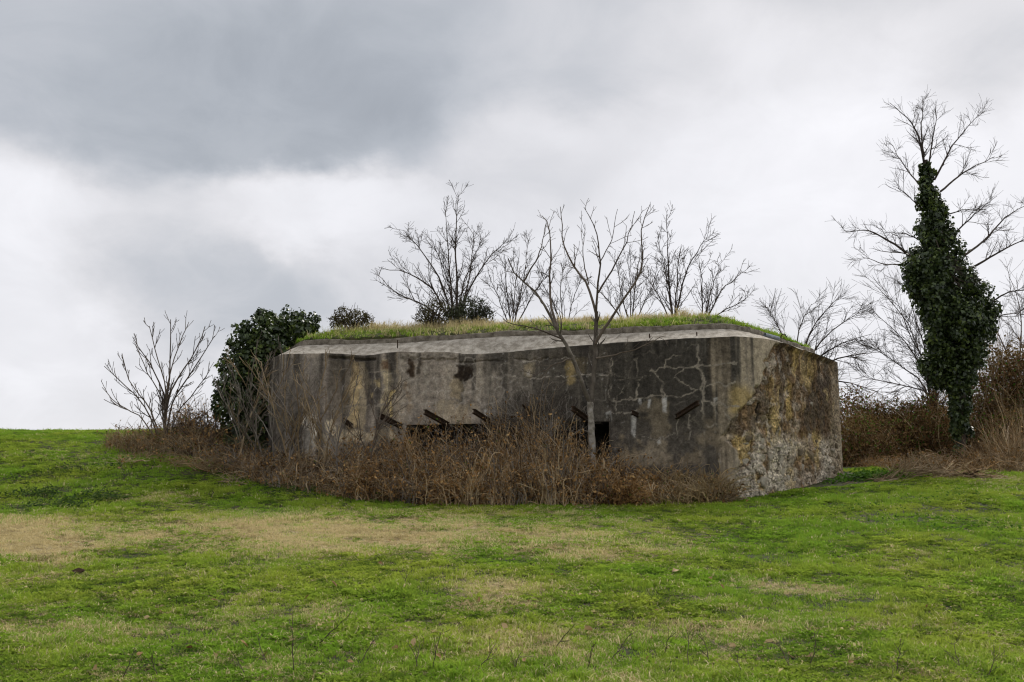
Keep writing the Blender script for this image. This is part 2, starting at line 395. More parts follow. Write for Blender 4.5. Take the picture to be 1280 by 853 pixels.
# --- relief and weathering of the seen wall
U, Zg = np.meshgrid(np.arange(NVIS), zs); PX = path[U]
W3 = np.stack([PX[..., 0], PX[..., 1], Zg], -1); px, py = proj(W3); uu = ulen[U]
n_lo = vnoise(uu * .8, Zg * .8, 1, 4); n_md = vnoise(uu * 3, Zg * 3, 2, 4); n_hi = vnoise(uu * 11, Zg * 11, 3, 4)
n_st = vnoise(uu * 5, Zg * .35, 4, 4); n_st2 = vnoise(uu * 13, Zg * .5, 5, 3)
wx = (vnoise(uu * 2.2, Zg * 2.2, 6, 4) - .5) * 26; wy = (vnoise(uu * 2.2, Zg * 2.2, 7, 4) - .5) * 26
wfx = (vnoise(uu * 9, Zg * 9, 8, 3) - .5) * 9; wfy = (vnoise(uu * 9, Zg * 9, 9, 3) - .5) * 9
qx, qy = px + wx * .5 + wfx, py + wy * .5 + wfy
def box(x0, x1, y0, y1, s=4.): return ss(qx, x0 - s, x0 + s) * (1 - ss(qx, x1 - s, x1 + s)) * ss(qy, y0 - s, y0 + s) * (1 - ss(qy, y1 - s, y1 + s))
def lay(col, c, mask): return col + (np.array(c) - col) * np.clip(mask, 0, 1)[..., None]
col = np.zeros(px.shape + (3,)) + np.array([.145, .13, .115])
col = col * (.65 + .7 * n_md)[..., None]
left_w = (1 - ss(px, 492, 499)); mid_w = ss(px, 495, 499) * (1 - ss(px, 758, 764)); right_w = ss(px, 758, 764)
# the broken face at the right corner: a ragged boundary
sp_b = np.interp(py, [400, 428, 440, 452, 470, 490, 512, 530, 545, 575, 620], [985, 972, 962, 957, 953, 940, 928, 915, 906, 925, 915])
spall = ss(px + wx * .6 + wfx * 1.3 - sp_b, -3, 4)
# left wing
col = lay(col, (.06, .054, .048), left_w * ss(n_st, .44, .6) * .85)
for x0, x1, y0, y1, c, s in [(437, 449, 448, 535, (.25, .20, .12), .8), (449, 458, 448, 535, (.21, .18, .13), .6), (478, 486, 448, 520, (.25, .215, .15), .8), (486, 493, 485, 520, (.29, .23, .11), .8),
                             (459, 474, 466, 506, (.05, .045, .042), .85), (355, 400, 446, 520, (.075, .07, .066), .5), (410, 437, 450, 520, (.085, .074, .06), .55),
                             (464, 471, 474, 482, (.28, .23, .13), .9), (462, 468, 489, 497, (.28, .23, .13), .8), (380, 394, 518, 575, (.42, .40, .37), .95), (409, 420, 524, 545, (.34, .30, .23), .8),
                             (400, 412, 540, 575, (.27, .24, .19), .7), (418, 496, 538, 552, (.30, .26, .19), .75), (478, 487, 450, 462, (.09, .06, .04), .9), (496, 500, 440, 530, (.20, .17, .13), .6),
                             (330, 352, 450, 600, (.06, .055, .05), .6)]:
    col = lay(col, c, box(x0, x1, y0, y1, 2.2) * s * (.7 + .9 * n_st2))
# middle wall
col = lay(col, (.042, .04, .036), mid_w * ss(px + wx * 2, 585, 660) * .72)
col = lay(col, (.06, .055, .05), mid_w * ss(n_st, .5, .68) * .6)
for x0, x1, y0, y1, c, s in [(511, 519, 449, 473, (.045, .028, .016), .9), (522, 530, 449, 466, (.05, .04, .03), .7), (570, 588, 452, 474, (.03, .02, .013), .95), (566, 580, 470, 500, (.20, .165, .11), .5), (553, 562, 455, 505, (.23, .20, .17), .35),
                             (506, 513, 480, 520, (.16, .12, .08), .6), (545, 585, 505, 530, (.24, .20, .14), .5), (592, 602, 455, 500, (.22, .2, .17), .35), (655, 664, 452, 470, (.24, .20, .13), .6), (705, 716, 449, 480, (.28, .22, .11), .75), (716, 735, 449, 470, (.22, .18, .11), .6),
                             (500, 762, 438, 449, (.075, .066, .057), .65), (498, 505, 500, 530, (.24, .21, .17), .5)]:
    col = lay(col, c, box(x0, x1, y0, y1, 2.5) * s * (.55 + .9 * n_st2) * mid_w)
# right wall
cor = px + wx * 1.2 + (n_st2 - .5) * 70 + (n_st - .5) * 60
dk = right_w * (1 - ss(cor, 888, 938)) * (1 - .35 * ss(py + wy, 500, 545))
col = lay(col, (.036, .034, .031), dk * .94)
col = lay(col, (.085, .068, .05), right_w * ss(px, 878, 890) * (1 - ss(px, 912, 922)) * ss(n_st, .45, .6) * .6)
band = right_w * ss(cor, 895, 945) * (1 - spall)  # pale corner concrete; its soft blend also paints in the gradual frontal light
col = lay(col, (.36, .315, .245), band * .9); col = lay(col, (.21, .18, .14), band * ss(n_st2, .5, .7) * .7)
col = lay(col, (.33, .25, .10), ss(px + wx, 908, 922) * (1 - ss(px + wx, 938, 950)) * ss(py + wy, 478, 492) * (1 - ss(py, 512, 525)) * .7)
for x0, x1, y0, y1, c, s in [(798, 838, 500, 545, (.17, .145, .105), .6), (768, 800, 541, 580, (.21, .175, .125), .9), (800, 842, 548, 580, (.22, .19, .145), .85), (880, 905, 520, 560, (.17, .14, .10), .5), (905, 930, 515, 560, (.19, .155, .11), .6), (840, 880, 545, 580, (.17, .14, .10), .7)]:
    col = lay(col, c, box(x0, x1, y0, y1, 2.5) * s * ss(n_md + .5 * n_hi, .6, .85))
# spalled face
rub = vnoise(uu * 6, Zg * 6, 12, 3)
sp = np.zeros_like(col) + np.array([.15, .105, .062]); sp = sp * (.45 + 1.1 * n_md)[..., None]
sp = lay(sp, (.27, .235, .19), ss(rub, .5, .62) * .7); sp = lay(sp, (.30, .225, .09), ss(vnoise(uu * 2.4, Zg * 1.1, 14, 4), .54, .66) * .75)
sp = lay(sp, (.05, .04, .034), ss(px + wx, 1000, 1018) * (1 - ss(px, 1040, 1046)) * ss(py + wy, 462, 485) * (1 - ss(py + wy, 535, 552)) * .9)
sp = lay(sp, (.06, .048, .035), ss(vnoise(uu * 4, Zg * .9, 15, 4), .53, .66) * .7 * (1 - ss(py, 540, 560)))
low = ss(py + wy * .8, 535, 560)
pt_ = ss(vnoise(uu * 1.3, Zg * 1.3, 19, 3), .38, .6); r1 = vnoise(uu * 6 + wx * .05 + wfx * .08, Zg * 1.3 + wy * .02, 17, 5); r2 = vnoise(uu * 3.6 + wx * .07 + wfx * .09, Zg * 1.5, 18, 5)
sp = lay(sp, (.085, .055, .03), ss(r1, .50, .64) * .75); sp = lay(sp, (.34, .27, .14), ss(r2, .55, .68) * .65 * pt_); sp = lay(sp, (.30, .275, .24), ss(vnoise(uu * 5, Zg * 4, 23, 4), .56, .66) * .7 * (1 - ss(px, 985, 1005)))
sp = lay(sp, (.36, .335, .29), low * ss(vnoise(uu * 2.6, Zg * 2.6, 16, 4), .40, .55) * .85 * (1 - .6 * ss(px + wx, 985, 1005) * (1 - ss(px + wx, 1022, 1034))))
sp = lay(sp, (.30, .235, .11), box(1022, 1034, 545, 566, 3) * .8); sp = lay(sp, (.40, .37, .32), box(1034, 1052, 550, 592, 4) * .6)
sp = lay(sp, (.33, .25, .11), box(918, 945, 541, 576, 3) * .75); sp = lay(sp, (.19, .16, .12), ss(px, 1040, 1047) * .8)
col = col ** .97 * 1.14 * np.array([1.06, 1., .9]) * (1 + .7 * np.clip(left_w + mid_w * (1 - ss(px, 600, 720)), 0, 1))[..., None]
sp = sp * np.array([1.06, 1., .92]) * 1.6
col = lay(col, sp, spall)
pale = ss(n_st2, .56, .7) * ss(n_lo, .35, .55); col = lay(col, (.29, .255, .20), pale * (left_w * .6 + mid_w * .35 + .15 * right_w) * (1 - spall)); blk = ss(vnoise(uu * 4, Zg * .4, 44, 4), .58, .68) * (1 - spall); col = lay(col, (.032, .029, .026), blk * (left_w * .6 + mid_w * .7))
# cracks with lime: distance to crack lines laid out on the wall
def segd(pts, X, Y):
    d = np.full(X.shape, 1e9)
    for (x0, y0), (x1, y1) in zip(pts[:-1], pts[1:]):
        t_ = np.clip(((X - x0) * (x1 - x0) + (Y - y0) * (y1 - y0)) / ((x1 - x0) ** 2 + (y1 - y0) ** 2 + 1e-9), 0, 1)
        d = np.minimum(d, np.hypot(X - x0 - t_ * (x1 - x0), Y - y0 - t_ * (y1 - y0)))
    return d
cx_, cy_ = px + wfx * .95 + wx * .16, py + wfy * .95 + wy * .16
CR = [([(812, 463), (830, 461), (871, 458), (897, 454.7), (921, 454)], 1.5), ([(871, 432), (872, 459), (877, 467), (876, 485), (880, 500), (894, 505), (925, 508)], 2.0), ([(876, 468), (880, 478), (879, 492)], 3.2),
      ([(883, 483.6), (894, 480), (909, 482), (918, 478)], 1.7), ([(815, 461), (828.6, 479), (828.6, 494), (833, 514)], 2.2), ([(793.5, 446), (796, 470), (796, 499)], 1.3),
      ([(764, 477), (793, 474), (812, 470)], 1.), ([(764, 502), (797, 499), (829, 494), (850, 497), (872, 488)], 1.3), ([(829, 480), (845, 474), (862, 484), (872, 488)], 1.), ([(846, 470), (855, 462)], 1.),
      ([(764, 515), (788, 515), (806, 508)], 1.2), ([(862, 518), (863, 550)], 1.5), ([(877, 500), (878, 523), (879, 546)], 1.6), ([(893, 505), (896, 530), (890, 534), (865, 527)], 1.6), ([(846, 520), (846, 540), (830, 548), (800, 546)], 1.1),
      ([(905, 512), (912, 524), (924, 528)], 1.3), ([(832, 462), (833, 452), (842, 446), (850, 446)], 1.2), ([(766, 470), (778, 492)], .8), ([(781, 481), (772, 500), (770, 520)], .8),
      ([(763, 447), (762, 524)], 1.2), ([(660, 464), (657, 480), (661, 500)], 1.2), ([(640, 473), (720, 471), (760, 468)], .9), ([(598, 458), (600, 505)], .9), ([(640, 450), (700, 447), (760, 445)], 1.1),
      ([(400, 463), (440, 462)], 1.), ([(455, 466), (474, 466), (490, 465)], 1.1), ([(412, 490), (420, 507), (440, 507), (490, 506)], 1.1), ([(355, 470), (398, 467)], .8), ([(466, 466), (470, 505)], .6)]
crk = np.zeros_like(px)
for pts, w in CR:
    fade = 1.5 * ss(vnoise(uu * 3.5, Zg * 3.5, 67, 4), .28, .62)
    wv_ = w * (.25 + .95 * n_hi ** 1.2); crk = np.maximum(crk, (1 - ss(segd(pts, cx_, cy_), wv_ * .35, wv_ * 1.05 + .25)) * fade)
def voro_edge(X, Y, jt=.7):                                 # distance to cell borders
    ix, iy = np.floor(X).astype(np.int64), np.floor(Y).astype(np.int64)
    d1 = np.full(X.shape, 9.); d2 = np.full(X.shape, 9.)
    for a in (-1, 0, 1):
        for b_ in (-1, 0, 1):
            jx = _h(ix + a, iy + b_, 5 + 0 * ix); jy = _h(ix + a, iy + b_, 77 + 0 * ix)
            d = np.hypot(ix + a + .5 + jt * (jx - .5) - X, iy + b_ + .5 + jt * (jy - .5) - Y)
            d2 = np.where(d < d1, d1, np.minimum(d2, d)); d1 = np.minimum(d1, d)
    return d2 - d1
v1 = voro_edge(uu * 4.6 + wfx * .05, Zg * 3.6 + wfy * .05, .5); v2 = voro_edge(uu * 2.0 + wfx * .03, Zg * 2.0 + wfy * .03)
crk = np.maximum(crk, mid_w * (1 - ss(px + wx * 2, 600, 680)) * (1 - ss(v1, .05, .19)) * ss(n_lo, .30, .48) * .6 * ss(vnoise(uu * 2.5, Zg * 2.5, 66, 3), .36, .5))
crk = np.maximum(crk, mid_w * ss(px, 600, 700) * (1 - ss(v2, .02, .07)) * .35 * ss(n_lo, .36, .5))
crk = np.maximum(crk, right_w * (1 - ss(px, 905, 930)) * (1 - ss(v2, .02, .06)) * .22 * ss(vnoise(uu, Zg, 41, 3), .45, .55))
crk = np.maximum(crk, left_w * (1 - ss(v2, .012, .04)) * .3 * ss(n_lo, .45, .55))
crk *= (1 - spall)
col = col + (np.stack([.27 + .12 * mid_w, .235 + .11 * mid_w, .185 + .10 * mid_w], -1) - col) * np.clip(crk, 0, 1)[..., None]
for x0, x1, y0, y1, c, a_ in [(511, 518, 449, 474, (.04, .025, .015), .9), (570, 588, 452, 475, (.026, .018, .012), .95), (523, 529, 449, 468, (.045, .036, .028), .7), (566, 578, 474, 500, (.30, .24, .155), .6), (548, 566, 503, 515, (.30, .25, .175), .6), (582, 596, 505, 516, (.30, .25, .175), .55)]:
    col = lay(col, c, box(x0, x1, y0, y1, 2.) * a_ * mid_w * (.6 + .7 * n_hi))
# white lime runs and pale lichen specks
for x0, x1, y0, y1 in [(829, 834, 494, 517), (789.5, 794.5, 520, 548), (810, 813, 498, 510), (798, 802, 499, 504), (820, 826, 550, 556), (758, 764, 514, 526), (605, 612, 512, 524), (708, 716, 514, 528), (893, 897, 498, 503)]:
    mm = ss(px + wfx * .4, x0 - 1, x0 + 1) * (1 - ss(px + wfx * .4, x1 - 1, x1 + 1)) * ss(py + wfy, y0 - 1, y0 + 1) * (1 - ss(py + wfy, y1 - 3, y1 + 2))
    col = lay(col, (.44, .42, .385), mm * .95 * ss(n_hi + .25 * n_md, .42, .62))
spk = voro_edge(uu * 0 + 0, Zg * 0) * 0
sx_, sz_ = uu * 8 + wx * .05 + wfx * .09, Zg * 8 + wy * .05 + wfy * .09; ix, iy = np.floor(sx_).astype(np.int64), np.floor(sz_).astype(np.int64)
cxr, cyr, rr = _h(ix, iy, 9 + 0 * ix), _h(ix, iy, 19 + 0 * ix), _h(ix, iy, 29 + 0 * ix)
dsp = np.hypot(sx_ - ix - .2 - .6 * cxr, sz_ - iy - .2 - .6 * cyr)
speck = (1 - ss(dsp, .16 * (rr - .7) + .04, .5 * (rr - .7) + .1)) * (rr > .76)
col = lay(col, (.38, .36, .33), speck * mid_w * ss(px, 560, 640) * .6); col = lay(col, (.33, .31, .28), speck * (right_w * (1 - spall) + left_w) * .35 * (n_lo > .5))
# dark drips from the upper arris
col = lay(col, col * .45, ss(n_st, .5, .66) * (1 - ss(py - np.interp(px, [330, 497, 762, 925, 970, 1046], [450, 440, 430, 422, 430, 453]), 4, 45)) * (1 - .6 * band) * .8)
# displacement along the wall's normal
disp = .012 * (n_md - .5) + .008 * (n_hi - .5) - .012 * crk * 0
bulk = vnoise(uu * 4.2, Zg * 4.2, 21, 5, .6); vs_ = voro_edge(uu * 5.2 + wfx * .06, Zg * 5.2 + wfy * .06)
endf = 1 - ss(U, NVIS - 18, NVIS - 4)
disp += spall * endf * (-.075 + .17 * (bulk - .5) + .05 * (n_hi - .5) - .045 * (1 - ss(vs_, .04, .16)) * low * ss(n_lo, .35, .5) - .02)
for xv, y0, y1, w in [(951, 505, 525, 1.6), (969, 512, 538, 1.5), (992, 568, 598, 1.6), (978, 565, 590, 1.3), (981, 560, 578, 1.2), (1002, 470, 500, 1.2), (944, 545, 600, 1.)]:
    g_ = endf * (1 - ss(np.abs(px + wfx * .5 - xv), w * .5, w * 1.3)) * ss(py, y0 - 3, y0) * (1 - ss(py, y1, y1 + 4)) * spall; disp -= .09 * g_; col = lay(col, (.035, .03, .026), g_ * .8)
disp -= .03 * box(505, 762, 446, 449.5, 1) * mid_w * ss(n_md, .35, .5)
slot = ss(px, 408, 412) * (1 - ss(px, 468, 471)) * (1 - ss(np.abs(py - 446.5 + wfy * .1), 1., 2.4)); disp -= .10 * slot
fadeE = ss(np.minimum(zs[-1] - Zg, .1) / .1, 0, 1); disp *= np.where(spall > .5, np.clip((zs[-1] - Zg) / .10, 0.15, 1), fadeE)
nn = nrm[U]
Wd = W3.copy(); Wd[..., 2] -= sag[U] * ss(Zg, ZC - .5, ZC); Wd[..., 0] += nn[..., 0] * disp; Wd[..., 1] += nn[..., 1] * disp
nz = len(zs)
qi = (np.arange(nz - 1)[:, None] * NVIS + np.arange(NVIS - 1)[None])
zc = (zs[:-1] + zs[1:]) / 2
uc = np.arange(NVIS - 1)
hole = (zc[:, None] < slit_z) & (uc[None] >= iM0 + 12) & (uc[None] < iM1 - 2)
qk = qi[~hole]
m, t, b, o = new_mat('weathered concrete'); M['wall'] = m
ca = t.node('ShaderNodeAttribute', attribute_name='tint', attribute_type='GEOMETRY')
geo = t.node('ShaderNodeNewGeometry'); Pn = geo.outputs['Position']
f1 = t.noise(Pn, 9, 6, .65); f2 = t.noise(Pn, 34, 4, .7)
c1 = t.mix(1., ca.outputs['Color'], t.ramp(f1, .25, .75, .45, 1.55, False), 'MULTIPLY')
c1 = t.mix(1., c1, t.ramp(f2, .3, .7, .68, 1.35, False), 'MULTIPLY')
br = t.node('ShaderNodeAttribute', attribute_name='broken', attribute_type='GEOMETRY').outputs['Fac']
f3 = t.noise(Pn, 17, 5, .7, .6)
c1 = t.mix(br, c1, t.mix(1., c1, t.ramp(f3, .36, .62, .35, 1.6, False), 'MULTIPLY'))
t.l.new(c1, b.inputs['Base Color']); b.inputs['Roughness'].default_value = .93
bp = t.node('ShaderNodeBump'); t.l.new(t.math('ADD', .55, t.math('MULTIPLY', br, .45)), bp.inputs['Strength']); bp.inputs['Distance'].default_value = .03
t.l.new(t.math('ADD', t.math('ADD', f1, t.math('MULTIPLY', f2, .5)), t.math('MULTIPLY', f3, t.math('MULTIPLY', br, 1.5))), bp.inputs['Height']); t.l.new(bp.outputs[0], b.inputs['Normal'])
def conc_mat(name, a, b_, sc_=1.):
    m, t, b, o = new_mat(name); geo = t.node('ShaderNodeNewGeometry'); Pn = geo.outputs['Position']
    f1 = t.noise(Pn, 2.5 * sc_, 6, .6); f2 = t.noise(Pn, 30 * sc_, 5, .65)
    c = t.mix(t.ramp(f1, .3, .7), a, b_); c = t.mix(1., c, t.ramp(f2, .28, .72, .5, 1.5, False), 'MULTIPLY')
    t.l.new(c, b.inputs['Base Color']); b.inputs['Roughness'].default_value = .95
    bp = t.node('ShaderNodeBump'); bp.inputs['Strength'].default_value = .6; bp.inputs['Distance'].default_value = .02; t.l.new(f2, bp.inputs['Height']); t.l.new(bp.outputs[0], b.inputs['Normal'])
    return m
M['chamfer'] = conc_mat('pale pitted concrete', (.52, .475, .40), (.25, .22, .175), 2.6)
M['lip'] = conc_mat('grey lichened concrete', (.09, .075, .055), (.24, .21, .165), 3.)
M['recess'] = conc_mat('dark concrete', (.05, .045, .04), (.09, .082, .072))  # plain concrete in a darker tone for the recess faces

bunker = empty('bunker', (1.0, 25.5, 1.6))
tag(bunker, 'low grey stained concrete bunker with rounded corner and grass growing on its roof', 'bunker')
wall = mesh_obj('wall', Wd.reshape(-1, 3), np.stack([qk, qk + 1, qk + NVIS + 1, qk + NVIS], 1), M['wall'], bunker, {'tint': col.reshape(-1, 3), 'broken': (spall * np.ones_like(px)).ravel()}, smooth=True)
tag(wall, 'front wall streaked black and ochre, crazed with pale cracks and spalled at the corner')
# rear wall, coarse
rb = np.concatenate([path[NVIS - 1:], path[:1]]); V = np.concatenate([np.c_[rb, np.full(len(rb), Z0)], np.c_[rb, np.full(len(rb), ZC)]])
k = np.arange(len(rb) - 1); mesh_obj('rear_wall', V, np.stack([k, k + 1, k + 1 + len(rb), k + len(rb)], 1), M['lip'], bunker)
# firing recess behind the lower middle wall
a0, a1 = path[iM0 + 12], path[iM1 - 2]; nb = nrm[(iM0 + iM1) // 2]; dep = 1.7
def ring(z, off, inset=0.):
    t_ = norm((a1 - a0)[None])[0]; return [np.r_[a0 + t_ * inset - nb * off, z], np.r_[a1 - t_ * inset - nb * off, z]]
sill = 2.0
L0, R0 = ring(slit_z, -.004); L1, R1 = ring(slit_z, dep, .1); L2, R2 = ring(sill, dep, .1); L3, R3 = ring(sill, -.004); L4, R4 = ring(Z0, -.004)
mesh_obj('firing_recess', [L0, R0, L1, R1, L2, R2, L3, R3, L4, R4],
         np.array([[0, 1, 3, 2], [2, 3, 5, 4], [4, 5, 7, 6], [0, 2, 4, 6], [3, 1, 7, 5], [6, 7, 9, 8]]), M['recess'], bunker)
# sloping chamfer, lip and roof bed
ch_h = np.interp(ulen, [ulen[iM0], ulen[(iM0 + iM1) // 2], ulen[NVIS - nrx // 2]], [.27, .33, .21]); ch_d = .5
def offs(d): return path - nrm * np.reshape(np.asarray(d, float), (-1, 1))
pc = offs(ch_d)
ref = .02 * (vnoise(ulen * 3, 0 * ulen, 50, 3) - .5)
rows = []
for f in (0., .12, .4, .7, 1.):
    e = .03 * (vnoise(ulen * 5, 0 * ulen + f * 3, 51, 4) - .5) - (0.03 * ss(vnoise(ulen * 2.3, 0 * ulen, 52, 4), .55, .7) if f < .2 else 0)
    rows.append(np.c_[offs(ch_d * f + .004 + (0 if f else -.004)), ZC + ch_h * f - sag * (1 - f) + (e if 0 < f < 1 else (0 if f == 0 else .6 * e))])
k = np.arange(NP_); k2 = (k + 1) % NP_
def strip(rows): return np.concatenate(rows), np.concatenate([np.stack([k + i * NP_, k2 + i * NP_, k2 + (i + 1) * NP_, k + (i + 1) * NP_], 1) for i in range(len(rows) - 1)])
V, F = strip(rows); cf = mesh_obj('chamfer', V, F, M['chamfer'], bunker, smooth=False); tag(cf, 'pale sloping concrete edge round the roof')
lip_h = .13 + .10 * (vnoise(ulen * 1.4, 0 * ulen, 53, 4) - .5)
le = .11 * (vnoise(ulen * 3.1, 0 * ulen, 54, 4) - .5)
zr = ZC + ch_h
rows = [np.c_[offs(ch_d + .02 + le), zr - .03], np.c_[offs(ch_d + .035 + le), zr + lip_h * .8], np.c_[offs(ch_d + .08 + le), zr + lip_h], np.c_[offs(ch_d + .5), zr + lip_h + .01]]
V, F = strip(rows); mesh_obj('roof_lip', V, F, M['lip'], bunker)
# joints standing in the lip
# turf mound on the roof
inner = offs(ch_d + .09)
def edge_dist(P):
    d = np.full(len(P), 1e9)
    for c in range(0, len(P), 4000):
        pp = P[c:c + 4000]; d[c:c + 4000] = np.sqrt(((pp[:, None] - inner[None, ::4]) ** 2).sum(-1).min(1))
    return d
def inside(P):
    poly = inner[::4]; x, y = P[:, 0], P[:, 1]; r = np.zeros(len(P), bool); xj, yj = poly[-1]
    for xi, yi in poly:
        c = ((yi > y) != (yj > y)) & (x < (xj - xi) * (y - yi) / (yj - yi + 1e-12) + xi); r ^= c; xj, yj = xi, yi
    return r
zlip = float(zr[(iM0 + iM1) // 2]) + .12
def mound(x, y, d): return zlip - .03 + .62 * (1 - np.exp(-d / 1.3)) + .12 * (vnoise(x * .9, y * .9, 60, 3) - .5) * ss(d, .1, 1) - .10 * ss(x, 1., 5.) * np.exp(-d / .8)
def roof_z(x, y):
    p = np.array([[x, y]]); return float(mound(p[:, 0], p[:, 1], edge_dist(p))[0])
# polar grid so that the edge follows the plan
cen = np.array([.6, 25.9]); ring_n = inner[::6]; fr = np.array([1, .985, .96, .92, .87, .8, .7, .58, .45, .3, .15, .02])
V = []
for f in fr: V.append(cen + (ring_n - cen) * f)
V = np.concatenate(V); nr = len(ring_n); zz = mound(V[:, 0], V[:, 1], edge_dist(V)); zz[:nr] = zlip - .10
kk = np.arange(nr); kk2 = (kk + 1) % nr
F = np.concatenate([np.stack([kk + i * nr, kk2 + i * nr, kk2 + (i + 1) * nr, kk + (i + 1) * nr], 1) for i in range(len(fr) - 1)])
mesh_obj('turf_bed', np.c_[V, zz], F, M['ground'], bunker, {'dry': np.full(len(V), .25)}, smooth=True)

# rusty steel joists sticking out of the wall
M['rust'] = conc_mat('rusty steel', (.028, .019, .014), (.075, .047, .030), 6)
def joist(p0, p1, h, w):
    p0, p1 = np.array(p0), np.array(p1); d = norm((p1 - p0)[None])[0]; s = norm(np.cross(d, [0, 0, 1.])[None])[0]; u = np.cross(s, d)
    prof = [(-w, -h), (w, -h), (w, -h * .72), (w * .2, -h * .6), (w * .2, h * .6), (w, h * .72), (w, h), (-w, h), (-w, h * .72), (-w * .2, h * .6), (-w * .2, -h * .6), (-w, -h * .72)]
    V = [p + s * a + u * c for p in (p0 - d * .35, p1) for a, c in prof]; n = len(prof)
    F4 = np.array([[i, (i + 1) % n, (i + 1) % n + n, i + n] for i in range(n)])
    F4 = np.concatenate([F4, np.array([[n + 0, n + 1, n + 2, n + 11], [n + 11, n + 2, n + 3, n + 10], [n + 10, n + 3, n + 4, n + 9], [n + 9, n + 4, n + 5, n + 8], [n + 8, n + 5, n + 6, n + 7]])])
    return mesh_obj('steel_joist', V, F4, M['rust'], bunker)
def wall_at(pxq):                                    # plan point of the front at a picture column
    q_ = proj(np.c_[path[:NVIS], np.full(NVIS, 3.2)])[0]; return path[int(np.argmin(np.abs(q_ - pxq)))]
for r_, tp, ln, h in [((502, 533.5), (475, 520), 1.25, .06), ((560, 531), (531, 515), 1.25, .06), ((614, 528), (592, 514), 1.1, .055), ((735, 525), (715.5, 510.5), 1.05, .06),
                      ((846, 521), (873, 503.5), 1.1, .055), ((440, 533), (430, 525.5), .6, .055), ((797, 519), (790, 515.5), .35, .05), ((667, 519), (653, 506.5), .9, .022)]:
    wy_ = wall_at(r_[0])[1]; joist(at(*r_, wy_), at(*tp, wy_ - ln), h * .85, h * .6)
# small hooks and bars on the chamfer
g = Geo()
a = at(978, 424, 20.75); pts = np.array([a + np.array([x, 0, z]) for x, z in [(-.03, -.12), (-.03, .06), (0, .1), (.06, .1), (.09, .04)]])
g.tubes(pts[None], np.full((1, 5), .012), 5); g.build('lifting_hook', M['rust'], bunker)
for (x_, y_, Y_, l) in [(812, 421, 20.75, .12), (497, 429, 22.15, .14), (871, 417, 20.3, .06)]:
    a = at(x_, y_, Y_); g = Geo(); g.tubes(np.array([[a - [0, 0, .12], a + [0, 0, l * .5]]]), np.full((1, 2), .014), 5); g.build('iron_bar', M['rust'], bunker)
a = at(965, 422, 20.95); g = Geo(); g.tubes(np.array([[a + [-.17, -.06, .05], a + [.17, .1, -.01]]]), np.full((1, 2), .045), 8)
pipe = g.build('pipe_stub', conc_mat('grey plastic', (.22, .25, .28), (.30, .33, .36)), None); tag(pipe, 'short grey pipe lying on the pale roof edge above the spalled corner', 'pipe')

# lumps of aggregate showing in the broken corner
def hull_mesh(name, seed, flat=(1, 1, .55)):
    r = np.random.default_rng(seed); p = norm(r.normal(size=(15, 3))) * np.array(flat) * (.75 + .5 * r.random((15, 1)))
    bm = bmesh.new(); [bm.verts.new(v) for v in p]; res = bmesh.ops.convex_hull(bm, input=bm.verts)
    bmesh.ops.delete(bm, geom=[v for v in bm.verts if not v.link_faces], context='VERTS')
    me = bpy.data.meshes.new(name); bm.to_mesh(me); bm.free(); return me
lump_m = [conc_mat('pale rubble', (.42, .375, .30), (.32, .275, .21), 3), conc_mat('tan rubble', (.26, .205, .13), (.20, .155, .10), 3), conc_mat('brown rubble', (.15, .115, .075), (.20, .16, .115), 3)]
lumps = []
for i in range(9):
    me = hull_mesh('stone', i); me.materials.append(lump_m[i % 3]); lumps.append(me)
iu = np.arange(NVIS); cnt = 0; placed = []
wpx = px
r_ = np.random.default_rng(4)
for tries in range(6000):
    if cnt >= 120: break
    i = r_.integers(nfx + nmx + nrx // 3, NVIS - 8); j = r_.integers(int(nz * .12), nz - 12)
    X_, Y_ = px[j, i], py[j, i]
    if spall[j, i] < .95 or Y_ > 612: continue
    dens = 1. if Y_ > 545 else (.22 if X_ < 985 else .05)
    if r_.random() > dens: continue
    s = r_.uniform(.04, .115) * (1.15 if Y_ > 560 else .85)
    P3 = Wd[j, i]
    if any(np.linalg.norm(P3 - q_) < (s + s2) * .8 for q_, s2 in placed): continue
    placed.append((P3, s)); cnt += 1
    kind = 0 if (Y_ > 550 and X_ < 1000) else (r_.choice([0, 1, 2]))
    o = bpy.data.objects.new('stone', lumps[3 * r_.integers(0, 3) + kind]); link(o, bunker)
    n3 = nrm[i]; o.location = tuple(P3 - np.array(bunker.location) - np.r_[n3 * s * .12, 0])
    o.rotation_euler = (R(90), 0, math.atan2(n3[1], n3[0]) + R(90)); o.scale = (s * r_.uniform(.8, 1.25), s * r_.uniform(.7, 1.1), s * .75)

